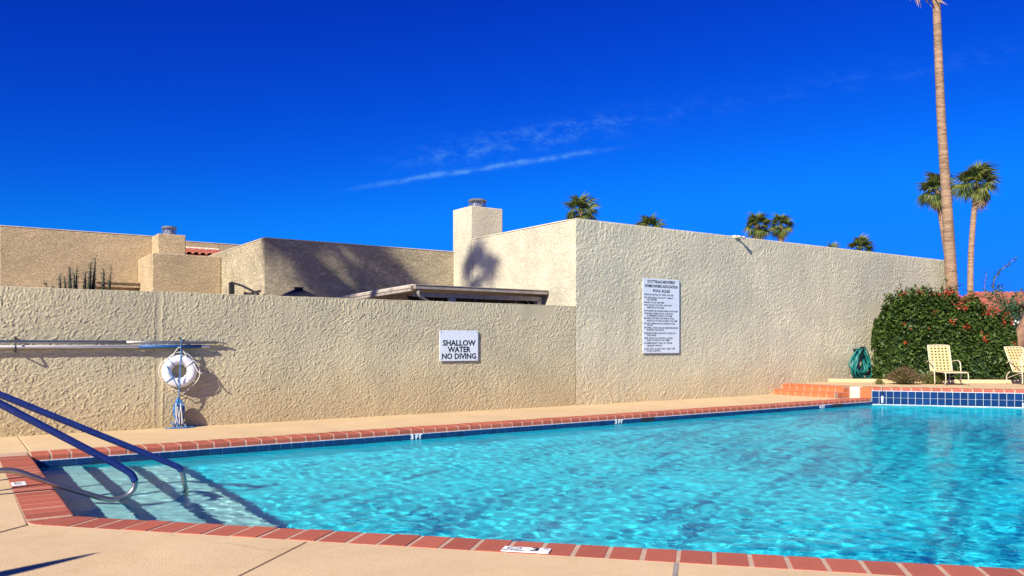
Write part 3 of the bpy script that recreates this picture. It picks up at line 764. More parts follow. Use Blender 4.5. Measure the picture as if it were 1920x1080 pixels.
# ---------------------------------------------------------------- poles, life ring, rope
def hook(u, parent_name='pole_hook'):
    h_ = MB().tube(smoothpath([(u, .02, 1.34), (u, -.07, 1.33), (u, -.125, 1.25), (u, -.13, 1.18), (u, -.08, 1.165), (u, -.02, 1.15), (u, .02, 1.15)], 4), .011, 6).build(parent_name, M_dark, smooth=True)
    return h_
tag(hook(-7.66), 'dark wall hook holding the poles above the life ring', 'hook')
tag(hook(-9.77), 'dark wall hook holding the poles near the left edge', 'hook')
p1 = empty('pool_pole', (-9, -.09, 1.29)); tag(p1, 'upper long grey aluminium pool pole hung on the low wall', 'pole', 'pool poles on the wall')
wpart('shaft', MB().tube([(-13.5, -.037, 1.288), (-8.4, -.037, 1.276)], .026, 12), M_alu, p1, smooth=True)
wpart('shaft_extension', MB().tube([(-8.6, -.037, 1.277), (-7.12, -.035, 1.272)], .022, 12), M_alu, p1, smooth=True)
wpart('shepherd_hook', MB().tube(smoothpath([(-7.15, -.035, 1.272), (-7.05, -.038, 1.268), (-6.98, -.04, 1.25)], 5), .012, 8), M_alu, p1, smooth=True)
p2 = empty('pool_pole', (-9, -.13, 1.21)); tag(p2, 'lower pool pole with a blue grip, hung above the life ring', 'pole', 'pool poles on the wall')
wpart('shaft', MB().tube([(-13.2, -.052, 1.212), (-7.24, -.052, 1.214)], .021, 12), M_white, p2, smooth=True)
wpart('grip', MB().tube([(-8.23, -.052, 1.2135), (-7.36, -.052, 1.2139)], .0275, 12), M_bluegrip, p2, smooth=True)
lr = empty('life_ring', (-7.68, -.075, .845)); lr.rotation_euler = (R(4), 0, R(-6)); tag(lr, 'white ring buoy with grab cord hanging below the poles', 'life ring')
def torus(R0, r0, n=40, m=14, flat=1.0):
    v, f = [], []
    for i in range(n):
        a = 2 * math.pi * i / n
        for k_ in range(m):
            b = 2 * math.pi * k_ / m; q = R0 + r0 * math.cos(b); v.append((q * math.cos(a), r0 * flat * math.sin(b), q * math.sin(a)))
    for i in range(n):
        for k_ in range(m):
            f.append((i * m + k_, i * m + (k_ + 1) % m, ((i + 1) % n) * m + (k_ + 1) % m, ((i + 1) % n) * m + k_))
    return MB().add(v, f)
torus(.175, .072, flat=.8).build('ring_body', M_ring, lr, smooth=True)
for a in (40, 130, 220, 315):
    t_ = torus(.076, .006, 20, 6); o = t_.build('band', M_rope if a in (130, 220) else M_cord, lr, smooth=True)
    o.matrix_local = Matrix.Rotation(R(-a), 4, 'Y') @ Matrix.Translation((.175, 0, 0)) @ Matrix.Rotation(R(90), 4, 'X') @ Matrix.Diagonal((1, 1, .82, 1))
pts = []
for i in range(41):
    a = R(40 + 360 * i / 40); q = .252 + .035 * abs(math.sin((a - R(40)) * 2)); pts.append((q * math.cos(a), -.02 + .008 * math.sin(5 * a), q * math.sin(a) - (.05 * max(0, -math.sin(a)) if math.cos(a) > 0 else 0)))
MB().tube(pts, .006, 6).build('grab_cord', M_cord, lr, smooth=True)
MB().tube(smoothpath([(.19, -.06, .12), (.24, -.07, .02), (.27, -.08, -.02), (.31, -.08, -.03)], 5), .008, 6).build('cord_tail', M_cord, lr, smooth=True)
MB().tube(smoothpath([(-.18, -.03, .14), (-.09, -.03, .25), (.0, -.0, .36), (.08, -.03, .25), (.10, -.04, .15)], 5), .006, 6).build('hanging_cord', M_cord, lr, smooth=True)
rp = empty('throw_rope', (-7.69, -.15, 0)); tag(rp, 'blue throw rope with a knotted bundle hanging over the life ring', 'rope')
wpart('hanging_line', MB().tube(smoothpath([(-7.66, -.13, 1.32), (-7.665, -.12, 1.22), (-7.68, -.15, 1.0), (-7.685, -.155, .85), (-7.69, -.15, .66), (-7.70, -.13, .5), (-7.70, -.10, .42)], 6), .008, 7), M_rope, rp, smooth=True)
wpart('ring_tie', MB().tube(smoothpath([(-7.87, -.13, .93), (-7.80, -.15, .78), (-7.74, -.15, .66), (-7.70, -.13, .6)], 6), .008, 7), M_rope, rp, smooth=True)
mb = MB()
for i in range(26):
    a = random.uniform(0, 6.28); w_ = random.uniform(.03, .085); zt = random.uniform(.36, .45); zb = random.uniform(.02, .16); dx = w_ * math.cos(a); dy = .05 * math.sin(a) - .085
    mb.tube(smoothpath([(-7.70 + dx * .2, -.09 + dy * .1, zt), (-7.70 + dx * 1.1, dy - .01, (zt * 2 + zb) / 3 + random.uniform(-.02, .02)), (-7.695 + dx * .9, dy - .02, (zt + 2 * zb) / 3), (-7.69 + dx * .55 + .02, dy, zb), (-7.69 + dx * .2, dy, zb + .09), (-7.69 - dx * .3, dy, .3)], 4), .0085, 5)
wpart('rope_bundle', mb, M_rope, rp, smooth=True)
mb = MB()
for i in range(7):
    x = -7.70 + random.uniform(-.06, .05); mb.tube(smoothpath([(x, -.15, random.uniform(.25, .4)), (x + random.uniform(-.03, .03), -.16, .2), (x + random.uniform(-.05, .05), -.155, random.uniform(.04, .12))], 4), .006, 5)
wpart('pale_strands', mb, M_cord, rp, smooth=True)['kind'] = 'stuff'
mb = MB()
for i in range(9):
    x = -7.69 + random.uniform(-.12, .06); p_ = [(x, -.10, .10)]
    for k_ in range(4): p_.append((x + random.uniform(-.10, .18) * (k_ + 1) * .3, -.10 + random.uniform(-.1, .03), .012))
    mb.tube(smoothpath(p_, 4), .0075, 5)
wpart('rope_tail', mb, M_rope, rp, smooth=True)

# ---------------------------------------------------------------- handrails
hr = empty('pool_handrail', (-10.4, -5.0, 0)); tag(hr, 'near blue-sleeved steel handrail looping back just above the water', 'handrail', 'handrails at the pool steps')
top = [(-10.167 + (-9.20 + 10.167) * t, -5.0, .761 + (.125 - .761) * t) for t in np.linspace(0, 1, 8)]
blue = smoothpath([(-10.98, -5.0, .6), (-10.9, -5.0, .84), (-10.66, -5.0, .96), (-10.42, -5.0, .905)] + top[:-1] + [(-9.20, -5, .115), (-9.165, -5, .07), (-9.150, -5, .03)], 5)
steel = smoothpath([(-9.155, -5, .06), (-9.147, -5, .016), (-9.165, -5, -.045), (-9.215, -5, -.092), (-9.29, -5, -.112), (-9.38, -5, -.104), (-9.56, -5, -.03), (-9.746, -5, .052), (-9.92, -5, .135), (-10.03, -5, .19), (-10.12, -5, .212), (-10.3, -5, .215), (-10.9, -5, .215)], 5)
wpart('blue_sleeve', MB().tube(blue, .031, 14), M_bluerub, hr, smooth=True)
wpart('lower_tube', MB().tube(steel, .0235, 14), M_steel, hr, smooth=True)
wpart('post', MB().tube([(-10.98, -5, .62), (-10.98, -5, -.02)], .0235, 14), M_steel, hr, smooth=True)
wpart('post', MB().tube([(-10.88, -5, .215), (-10.88, -5, -.02)], .0235, 14), M_steel, hr, smooth=True)
hr = empty('pool_handrail', (-10.4, -4.4, 0)); tag(hr, 'far blue-sleeved steel handrail dipping into the water', 'handrail', 'handrails at the pool steps')
top = [(-10.14 + (-8.68 + 10.14) * t, -4.4, .804 + (.055 - .804) * t) for t in np.linspace(0, 1, 8)]
blue = smoothpath([(-10.98, -4.4, .6), (-10.9, -4.4, .88), (-10.66, -4.4, 1.0), (-10.40, -4.4, .93)] + top[:-1] + [(-8.685, -4.4, .056), (-8.645, -4.4, .03), (-8.625, -4.4, .0)], 5)
wpart('blue_sleeve', MB().tube(blue, .030, 14), M_bluerub, hr, smooth=True)
wpart('lower_tube', MB().tube(smoothpath([(-8.65, -4.4, .035), (-8.622, -4.4, -.005), (-8.605, -4.4, -.06), (-8.594, -4.4, -.138), (-8.58, -4.4, -.4), (-8.58, -4.4, -.77)], 5), .0235, 14), M_steel, hr, smooth=True)
wpart('post', MB().tube([(-10.98, -4.4, .62), (-10.98, -4.4, -.02)], .0235, 14), M_steel, hr, smooth=True)

# ---------------------------------------------------------------- depth markers (flat tiles set in the coping and waterline)
ea = math.atan2(e.y, e.x)
pm = C0 + e * 3.39 + n_out * (CW - .062)
mk = empty('depth_marker', (pm.x, pm.y, .0115), ea); tag(mk, 'white no-diving depth marker reading 3 FT on the near coping', 'depth marker')
MB().box((-.145, -.055, -.006), (.145, .055, .0)).build('marker_tile', M_white, mk, bevel=.0015)
text('3', .115, mk, Matrix.Translation((.055, .004, .0006)), M_black, offset=.004, extrude=.0003)
text('FT', .03, mk, Matrix.Translation((.118, .028, .0006)), M_black, offset=.0008, extrude=.0003)
text('NO DIVING', .024, mk, Matrix.Translation((-.075, -.038, .0006)), M_black, offset=.001, extrude=.0003)
mb = MB()
for i in range(24):
    a0_, a1_ = 2 * math.pi * i / 24, 2 * math.pi * (i + 1) / 24
    mb.add([(-.075 + q * 1.25 * math.cos(a), .014 + q * math.sin(a), .0006) for q, a in ((.036, a0_), (.029, a0_), (.029, a1_), (.036, a1_))], [(0, 1, 2, 3)])
mb.box((-.104, .011, .0003), (-.046, .017, .0007), Matrix.Rotation(0, 4, 'Z'))
mb.add([(-.095, .005, .0007), (-.06, .012, .0007), (-.058, .02, .0007), (-.095, .01, .0007)], [(0, 1, 2, 3)])
mb.build('no_diving_symbol', M_black, mk)
mk = empty('depth_marker', (-10.0, -4.42, .0115), R(-90)); tag(mk, 'white depth marker tile on the left coping under the handrail', 'depth marker')
MB().box((-.10, -.055, -.006), (.10, .055, .0)).build('marker_tile', M_white, mk, bevel=.0015)
text('3 FT', .075, mk, Matrix.Translation((0, 0, .0006)) @ Matrix.Rotation(R(180), 4, 'Z'), M_black, offset=.002, extrude=.0003)
for u, lab in ((-4.88, 'white 3 FT waterline marker on far tiles below the square sign'), (-.90, 'white 3 FT waterline marker on far tiles beside the skimmer'), (4.98, 'white 4 FT waterline marker on far tiles near the brick steps')):
    mk = empty('depth_marker', (u, -2.276, -.112)); tag(mk, lab, 'depth marker')
    text('4 FT' if '4 FT' in lab else '3 FT', .10, mk, RX, M_white, offset=.006)
mk = empty('depth_marker'); mk.matrix_world = MR @ Matrix.Translation((3.07, -.027, -.085)); tag(mk, 'white marker tile at the waterline of the blue raised wall', 'depth marker')
MB().box((-.075, -.004, -.05), (.16, .002, .05)).build('marker_tile', M_white, mk)
text('FT', .10, mk, Matrix.Translation((-.06, -.0045, .0)) @ RX, M_black, offset=.003, align='LEFT')

# ---------------------------------------------------------------- brick steps up to the raised deck
st = empty('brick_steps', (6.8, -.9, 0)); tag(st, 'two low orange brick steps climbing from the deck strip beside the tall wall', 'steps')
M_br2 = brickmat('step_brick', (.62, .16, .055), (.54, .135, .05))
wpart('step_core', MB().box((6.306, -1.706, -.04), (7.4, -.004, .1215)).box((6.656, -1.706, .1215), (7.4, -.004, RZ + .001)), M_mortar, st)
def sbrick(a, b): wpart('brick', MB().box(a, b), M_br2, st, bevel=.004, seg=1)
for lev, (u0, z0, z1) in enumerate(((6.3, .0, .125), (6.65, .127, RZ + .004))):
    for i in range(8):
        v0 = -1.70 + i * .2115
        sbrick((u0, v0 + .008, z0 + .004), (u0 + .09, v0 + .2035, z1 - .034)); sbrick((u0 - .012, v0 + .008, z1 - .026), (u0 + .33, v0 + .2035, z1 + .002))
for z0, z1 in ((.004, .118), (.13, RZ - .03)):
    for u0 in (6.42, 6.63, 6.84, 7.05):
        if z0 > .1 and u0 < 6.6: continue
        sbrick((u0 + .006, -1.71, z0), (u0 + .2, -1.682, z1))
pier = MB().box((6.85, -1.975, -.04), (7.34, -1.725, RZ)).build('stucco_pier', M_capw, bevel=.006); tag(pier, 'cream stucco pier face between the brick steps and the raised coping', 'pier')
bp_ = MB().prism([(6.885, -2.235), (7.3, -2.235), (7.34, -1.98), (6.885, -1.98)], .006, RZ + .002).build('brick_pier', M_br2, bevel=.006); tag(bp_, 'plain orange clay pier at the corner of raised wall and far coping', 'pier')

# planter kerb, hose, chairs
kd = Vector((.72, -.69)).normalized(); kn = Vector((.69, .72)).normalized()
K0 = Vector((8.55, -.1)); 
kb = MB().prism([tuple(K0), tuple(K0 + kd * 7), tuple(K0 + kd * 7 + kn * .16), tuple(K0 + kn * .16 + kd * -.1)], RZ - .02, RZ + .085).build('planter_kerb', M_deck, bevel=.02); tag(kb, 'low cream concrete planter kerb behind the lounge chairs', 'kerb')
so = MB().prism([tuple(K0 + kn * .17), tuple(K0 + kd * 7 + kn * .17), tuple(K0 + kd * 7 + kn * 3), (15, -.02), (9.0, -.02)], RZ - .02, RZ + .07).build('planter_soil', M_soil); tag(so, kind='structure')
hz = empty('garden_hose', (9.95, -.2, .3)); tag(hz, 'coiled green garden hose hanging on the wall beside the hedge', 'hose')
mb = MB()
for i in range(13):
    q = i / 12; w_ = .16 + .24 * random.random(); hh = .30 + .13 * random.random(); cx_ = 9.80 + random.uniform(-.06, .06); y = -.10 - .16 * random.random(); pts = []
    for k_ in range(25):
        a = 2 * math.pi * k_ / 24; ww = w_ * (1 - .45 * math.sin(a)) ; pts.append((cx_ + ww * math.cos(a), y + .03 * math.sin(3 * a + i), 1.13 - hh + hh * math.sin(a) + .01 * math.sin(4 * a + i)))
    mb.tube(pts, .017, 6, cap=False)
wpart('hose_coil', mb, M_hose, hz, smooth=True)
wpart('hose_tail', MB().tube(smoothpath([(10.1, -.16, .8), (10.3, -.2, .55), (10.45, -.25, .38), (10.6, -.3, .33)], 6), .017, 6), M_hose, hz, smooth=True)
wpart('hanger', MB().box((9.68, -.22, 1.08), (9.92, -.0, 1.12)).box((9.68, -.24, 1.06), (9.92, -.22, 1.18)), M_dark, hz, bevel=.01)

def chaise(loc, face, tilt, label):
    c_ = empty('lounge_chair', loc, face); tag(c_, label, 'lounge chair', 'strap lounge chairs on the raised deck')
    W, SH_, LN = .26, .31, .85; bl = .68; bt = R(tilt)
    bx = lambda s_: (s_ * math.cos(bt), SH_ + s_ * math.sin(bt))          # back: y runs behind, z up
    tube = lambda pts, rr=.014, nm='frame_tube': MB().tube(smoothpath(pts, 4), rr, 8).build(nm, M_frame, c_, smooth=True)
    for sx in (-1, 1):
        x = sx * W
        tube([(x, 0, SH_), (x, -LN * .5, SH_ + .01), (x, -LN, SH_)], nm='side_rail')
        b_ = bx(bl); tube([(x, 0, SH_), (x, b_[0] * .5, SH_ + (b_[1] - SH_) * .5), (x, b_[0], b_[1])], nm='back_rail')
        tube([(x, -LN + .02, SH_), (x, -LN - .01, SH_ - .12), (x, -LN + .03, .012)], .013, 'leg')
        tube([(x * 1.05, .10, SH_), (x * 1.05, .20, .2), (x * 1.05, .18, .012)], .013, 'leg')
        tube([(x * 1.18, -.36, .02), (x * 1.2, -.34, .35), (x * 1.2, -.28, .56), (x * 1.2, .0, .585), (x * 1.12, .2, .52)], .014, 'armrest')
        tube([(x * 1.2, -.34, .3), (x * 1.1, -.1, .24), (x * 1.02, .18, .15)], .010, 'brace')
    tube([(-W, -LN, SH_), (0, -LN - .005, SH_), (W, -LN, SH_)], nm='cross_rail')
    b_ = bx(bl); tube([(-W, b_[0], b_[1]), (0, b_[0] + .005, b_[1] + .01), (W, b_[0], b_[1])], nm='cross_rail')
    def strap(name, p0, p1, p2, p3):
        """a slightly thick vinyl strap across two rails"""
        a, b, c2, d = map(Vector, (p0, p1, p2, p3)); nn_ = (b - a).cross(d - a).normalized() * .003
        MB().add([a - nn_, b - nn_, c2 - nn_, d - nn_, a + nn_, b + nn_, c2 + nn_, d + nn_], [(0,3,2,1),(4,5,6,7),(0,1,5,4),(1,2,6,5),(2,3,7,6),(3,0,4,7)]).build(name, M_vinyl, c_)
    nb = 9
    for i in range(nb):
        s0_, s1_ = (i + .15) * bl / nb, (i + .68) * bl / nb; (y0, z0), (y1, z1) = bx(s0_), bx(s1_)
        o_y = .004 * (-1) ** i
        strap('strap', (-W, y0, z0), (W, y0, z0), (W, y1, z1), (-W, y1, z1))
    (y0, z0), (y1, z1) = bx(.02), bx(bl)
    off = Vector((0, -math.sin(bt), math.cos(bt))) * .007
    for i in range(6):
        x0, x1 = -W + (i + .16) * 2 * W / 6, -W + (i + .70) * 2 * W / 6
        strap('strap', Vector((x0, y0, z0)) + off, Vector((x1, y0, z0)) + off, Vector((x1, y1, z1)) + off, Vector((x0, y1, z1)) + off)
    for i in range(15):
        y0 = -(i + .1) * LN / 15; y1 = -(i + .82) * LN / 15
        strap('strap', (-W, y1, SH_ + .014), (W, y1, SH_ + .014), (W, y0, SH_ + .014), (-W, y0, SH_ + .014))
    for i in range(6):
        x0, x1 = -W + (i + .16) * 2 * W / 6, -W + (i + .70) * 2 * W / 6
        strap('strap', (x0, -LN, SH_ + .021), (x1, -LN, SH_ + .021), (x1, -.02, SH_ + .021), (x0, -.02, SH_ + .021))
    return c_
chaise((9.91, -2.29, RZ), R(-40), 74, 'cream strap lounge chair in front of the middle of the hedge')
chaise((11.36, -3.54, RZ), R(-26), 64, 'cream strap lounge chair cut by the right edge of the picture')

# rope float hanging on the blue tiled wall
ft = empty('rope_float', (0, 0, 0)); ft.matrix_world = MR @ Matrix.Translation((.22, -.05, 0)); tag(ft, 'small white float on a cord against the blue tiled wall', 'float')
MB().lathe([(.004, -.10), (.022, -.09), (.024, .05), (.018, .06), (.004, .065)], n=12).build('float_body', M_white, ft, smooth=True)
MB().tube([(0, 0, .06), (0, .0, .18), (0, .02, RZ + .02), (0, .2, RZ + .02)], .005, 6).build('cord', M_dark, ft)

# ---------------------------------------------------------------- plants
def leaves(name, pts, nrm, size, mat, parent, aspect=.5, jitter=.7):
    pts = np.asarray(pts); N = len(pts); nrm = np.asarray(nrm) + rng.normal(0, jitter, (N, 3)); nrm /= np.linalg.norm(nrm, axis=1)[:, None]
    a = rng.normal(0, 1, (N, 3)); a -= nrm * (a * nrm).sum(1)[:, None]; a /= np.linalg.norm(a, axis=1)[:, None]; b = np.cross(nrm, a)
    sz = (size * rng.uniform(.6, 1.35, N))[:, None]
    q = np.stack([pts - a * sz, pts - b * sz * aspect + nrm * sz * .12, pts + a * sz, pts + b * sz * aspect + nrm * sz * .12], 1).reshape(-1, 3).astype(np.float32)
    me = bpy.data.meshes.new(name); me.vertices.add(4 * N); me.vertices.foreach_set('co', q.ravel())
    me.loops.add(4 * N); me.loops.foreach_set('vertex_index', np.arange(4 * N, dtype=np.int32))
    me.polygons.add(N); me.polygons.foreach_set('loop_start', np.arange(0, 4 * N, 4, dtype=np.int32)); me.update(calc_edges=True)
    me.materials.append(mat); o = link(name, me, parent); o.matrix_parent_inverse = Matrix.Translation(-parent.location); return o
H0, H1 = Vector((10.02, -.60)), Vector((13.05, -2.45)); hd = (H1 - H0).normalized(); hn = Vector((hd.y, -hd.x))
if hn.y > 0: hn = -hn
HL = (H1 - H0).length
def hedge_pt(s_, a, q=1.0):
    """s_ along, a angle round the section (0 = front foot, pi = back foot)"""
    top = float(np.interp(s_, [-.1, .02, .09, .18, .30, .38, .48, .58, .68, .80, .92, 1.06], [1.3, 2.0, 2.28, 2.5, 2.62, 2.48, 2.44, 2.24, 2.34, 2.08, 2.0, 1.4])) - RZ
    bul = min(1, 4.5 * max(.0, s_ + .06)) ** .5 * min(1, 5 * max(0, 1.06 - s_)) ** .5
    wob = 1 + .20 * mnoise.noise((s_ * 7, a * 2.2, 0)) + .17 * mnoise.noise((s_ * 21, a * 5, 4))
    cx_ = math.copysign(abs(math.cos(a)) ** .55, math.cos(a)); cz_ = abs(math.sin(a)) ** .6
    d = .60 * bul * wob * q * cx_; z = RZ + top * wob * q * cz_
    p = H0 + hd * (s_ * HL) + hn * d
    return (p.x, p.y, z)
hg = empty('hedge', (12.2, -1.7, RZ)); tag(hg, 'big dense green hedge with red trumpet flowers beside the tall wall', 'hedge')
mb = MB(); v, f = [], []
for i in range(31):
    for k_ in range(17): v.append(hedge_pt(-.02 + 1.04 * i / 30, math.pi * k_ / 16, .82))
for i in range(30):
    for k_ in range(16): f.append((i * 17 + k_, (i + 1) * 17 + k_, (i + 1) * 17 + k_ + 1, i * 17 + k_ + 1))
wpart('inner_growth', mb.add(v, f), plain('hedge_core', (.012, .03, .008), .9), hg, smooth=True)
pts, nr = [], []
for i in range(26000):
    s_ = random.uniform(-.06, 1.06); a = random.uniform(0, math.pi * .8) if random.random() < .85 else random.uniform(0, math.pi)
    q = 1.02 - .2 * random.random() ** 1.5 + (.06 * random.random() if random.random() < .2 else 0)
    p = hedge_pt(s_, a, q); pts.append(p); c_ = Vector(hedge_pt(s_, a, .5)); d = (Vector(p) - c_).normalized(); nr.append(tuple(d + Vector((0, 0, .35))))
leaves('foliage', pts, nr, .05, M_hedge, hg, jitter=.9)['kind'] = 'stuff'
mb = MB(); pts, nr = [], []
for i in range(90):                       # upright shoots above the clipped top
    s_ = random.uniform(.1, .95); a = random.uniform(.35 * math.pi, .62 * math.pi); p = Vector(hedge_pt(s_, a, .95)); hgt = random.uniform(.10, .5) * (1.2 if s_ < .6 else .8)
    tip = p + Vector((random.uniform(-.1, .1), random.uniform(-.1, .1), hgt)); mb.tube([p, p.lerp(tip, .5) + Vector((.01, .01, 0)), tip], [.007, .005, .003], 5)
    for k_ in range(16):
        c_ = p.lerp(tip, random.random()); pts.append(tuple(c_ + Vector((random.gauss(0, .03), random.gauss(0, .03), 0)))); nr.append((0, 0, 1))
wpart('shoots', mb, M_bark, hg)['kind'] = 'stuff'
leaves('shoot_leaves', pts, nr, .042, M_hedge, hg, jitter=1)['kind'] = 'stuff'
pts, nr = [], []
cl_ = [(random.uniform(.12, 1.0), random.uniform(.3, .62) * math.pi) for _ in range(44)] + [(random.uniform(.45, 1.0), random.uniform(.28, .5) * math.pi) for _ in range(34)] + [(random.uniform(.1, .95), random.uniform(.08, .3) * math.pi) for _ in range(12)]
for s_, a in cl_:
    c_ = Vector(hedge_pt(s_, a, 1.04))
    for k_ in range(random.randint(7, 20)): pts.append(tuple(c_ + Vector([random.gauss(0, .045) for _ in range(3)]))); nr.append((0, -.5, .5))
leaves('flowers', pts, nr, .033, M_flower, hg, jitter=1.2)['kind'] = 'stuff'
for s_ in (.2, .45, .7): 
    p = H0 + hd * s_ * HL; wpart('stem', MB().tube([(p.x, p.y, RZ - .05), (p.x + .03, p.y, 1.2)], [.05, .03], 7), M_bark, hg)

def shrub(loc, rad, hgt, n_, mat, size, label):
    s_ = empty('small_shrub', loc); tag(s_, label, 'shrub'); pts, nr = [], []; mb = MB()
    for i in range(int(n_ / 12)):
        a = random.uniform(0, 6.283); el = random.uniform(.25, 1.5); d = Vector((math.cos(a) * math.cos(el), math.sin(a) * math.cos(el), math.sin(el)))
        ln = 1 + .25 * mnoise.noise((a * 2, el * 3, loc[0])); tip = Vector(loc) + Vector((d.x * rad, d.y * rad, d.z * hgt)) * ln * random.uniform(.75, 1.1)
        mb.tube([Vector(loc) - Vector((0, 0, .03)), Vector(loc).lerp(tip, .5) + Vector((0, 0, .03)), tip], [.007, .005, .002], 4)
        for k_ in range(12):
            t = random.random() ** .6; c_ = Vector(loc).lerp(tip, t); pts.append(tuple(c_ + Vector([random.gauss(0, .03) for _ in range(3)]))); nr.append(tuple(d))
    wpart('twigs', mb, M_bark, s_); leaves('foliage', pts, nr, size, mat, s_, jitter=1.0, aspect=.35)['kind'] = 'stuff'
shrub((9.02, -1.83, RZ), .46, .40, 5200, M_olive, .026, 'brownish twiggy shrub between the hose and the lounge chair')
shrub((9.75, -2.15, RZ), .34, .28, 3200, M_lime, .024, 'smaller bright yellow-green shrub in front of the lounge chair')
shrub((8.45, -1.5, RZ), .13, .12, 500, M_lime, .02, 'tiny yellow-green tuft growing at the planter kerb end')

ag = empty('spiky_plant', (13.3, -3.0, RZ)); tag(ag, 'pale spiky agave behind the right lounge chair', 'agave')
for i in range(26):
    a = random.uniform(0, 6.283); el = random.uniform(.3, 1.4); d = Vector((math.cos(a) * math.cos(el), math.sin(a) * math.cos(el), math.sin(el))); ln = random.uniform(.6, .85); sd = Vector((-math.sin(a), math.cos(a), 0)) * .028
    p = Vector((13.3, -3.0, RZ)); m_ = p + d * ln * .5; t_ = p + d * ln - Vector((0, 0, .06)) ; upv = sd.cross(d).normalized() * .012
    wpart('leaf', MB().add([p - sd, p - upv, p + sd, m_ - sd, m_ - upv, m_ + sd, t_], [(0, 1, 4, 3), (1, 2, 5, 4), (3, 4, 6), (4, 5, 6)]), M_lime, ag)

# palms
def frond_mesh(seed, mat, droop=.25):
    rd = random.Random(seed); mb = MB(); pl = .50
    mb.tube([(0, 0, 0), (pl * .5, 0, .02), (pl, 0, 0)], [.022, .016, .012], 5)
    N_ = 22
    for i in range(N_):
        t = i / (N_ - 1) * 2 - 1; a = t * R(118) + rd.uniform(-.04, .04); ln = (.60 - .10 * abs(t)) * rd.uniform(.85, 1.08)
        d = Vector((math.cos(a), math.sin(a), .10 * abs(t) - .02)); sd = Vector((-math.sin(a), math.cos(a), 0))
        b = Vector((pl, 0, 0)); m_ = b + d * ln * .52 + Vector((0, 0, .03)); tp = b + d * ln + Vector((0, 0, -droop * ln * rd.uniform(.7, 1.5)))
        up_ = Vector((0, 0, .014 * (1 if i % 2 else -1)))
        mb.add([b - sd * .006, b + sd * .006, m_ + sd * .029 - up_, m_ - sd * .029 + up_, tp], [(0, 1, 2, 3), (3, 2, 4)])
    return mb.mesh('frond', mat)
FR = [frond_mesh(i, M_palm, .3 + .15 * i) for i in range(3)]; FD = frond_mesh(9, M_dry, .7)
def palm(label, base, top, r0, r1, cr, nf=24, dead=4, bend=(0, 0), lo=-50, skirt=0, via=None, seed=1):
    rd = random.Random(seed)
    p_ = empty('palm_tree', base); tag(p_, label, 'palm tree', 'fan palms around the pool')
    B, T = Vector(base), Vector(top); pts, rs = [], []
    ctrl = [B] + [Vector(x) for x in (via or [])] + [T]; cv = smoothpath(ctrl, max(6, 42 // (len(ctrl) - 1)))
    for i, c_ in enumerate(cv):
        t = i / (len(cv) - 1); b_ = math.sin(math.pi * t)
        pts.append(c_ + Vector((bend[0] * b_, bend[1] * b_, 0))); rs.append((r0 + (r1 - r0) * t) * (1.35 if i == 0 else 1.12 if i == 1 else 1) * (1 + .02 * mnoise.noise((i * .9, seed, 0))))
    wpart('trunk', MB().tube(pts, rs, 14), M_trunk, p_, smooth=True)
    Tl = T - B
    for i in range(nf + dead + skirt):
        az = i * 2.39996 + rd.uniform(-.25, .25)
        if i < nf: el = R(85 + (lo - 85) * ((i + .5) / nf) ** .85 + rd.uniform(-8, 8)); me = FR[i % 3]; sc = cr * rd.uniform(.88, 1.1)
        else: el = R(rd.uniform(-85, -55)); me = FD; sc = cr * rd.uniform(.7, .95)
        dz = -.10 * cr * (i / max(1, nf)) if i < nf else -.2 * cr - rd.uniform(0, .25) * cr
        Mx = Matrix.Translation(Tl + Vector((0, 0, dz))) @ Matrix.Rotation(az, 4, 'Z') @ Matrix.Rotation(-el, 4, 'Y') @ Matrix.Rotation(rd.uniform(-.5, .5), 4, 'X') @ Matrix.Scale(sc, 4)
        link('frond', me, p_, Mx)
    return p_
palm('very tall palm trunk rising through the hedge and out of the picture', (14.5, -.40, .1), (13.90, -.0, 13.6), .19, .10, 1.6, nf=16, dead=6, via=[(14.33, -.29, 3.4), (14.235, -.22, 5.4), (14.08, -.11, 8.4)], seed=3, lo=-35)
palm('palm whose crown is crossed by the very tall trunk', (42.9, 13.3, 0), (41.5, 14.32, 11.1), .24, .17, 1.35, nf=22, dead=3, seed=4)
palm('rightmost palm with full crown beside the very tall trunk', (41.4, 11.95, 0), (41.5, 11.87, 11.1), .20, .15, 1.42, nf=26, dead=3, seed=5, bend=(-.25, .2))
palm('palm crown just above the corner of the tall house', (44.6, 53.6, 0), (44.6, 53.6, 15.3), .3, .24, 2.1, nf=24, dead=3, seed=6)
palm('half-hidden palm crown right of the house corner palm', (53.3, 52.4, 0), (53.3, 52.4, 13.8), .3, .25, 2.1, nf=22, dead=0, seed=7, lo=-20)
palm('left palm of the pair touching crowns above the tall wall', (54.98, 39.05, 0), (54.98, 39.05, 12.9), .32, .26, 1.55, nf=24, dead=5, seed=8)
palm('right palm of the pair touching crowns above the tall wall', (58.6, 39.0, 0), (58.6, 39.0, 13.2), .30, .22, 1.45, nf=22, dead=3, seed=9)
palm('tiny dark palm tip left of the far small palm on the wall line', (114.7, 70.6, 0), (114.7, 70.6, 17.1), .3, .25, 2.0, nf=16, dead=0, seed=10)
palm('far small yellowish palm crown near the right end of the tall wall', (114.0, 65.0, 0), (114.0, 65.0, 17.0), .3, .25, 2.6, nf=22, dead=0, seed=11)
# palms beside the pool, left of the picture, whose shadows fall on the stucco
for T_, hgt, sd, rr, nf_, lab in (((-2.3, 4.81, 2.65), 13.5, 21, 1.25, 19, 'palm left of the picture shading the front of the middle block'), ((0, 3.75, 2.55), 16.0, 23, 1.15, 11, 'tallest palm left of the picture shading the sunlit house side')):
    k_ = (hgt - T_[2]) / -L.z; c_ = Vector(T_) - L * k_
    palm(lab, (c_.x - 6.5, c_.y - .6, -.06), (c_.x, c_.y, hgt), .26, .16, rr, nf=nf_, dead=0, seed=sd, lo=-40)

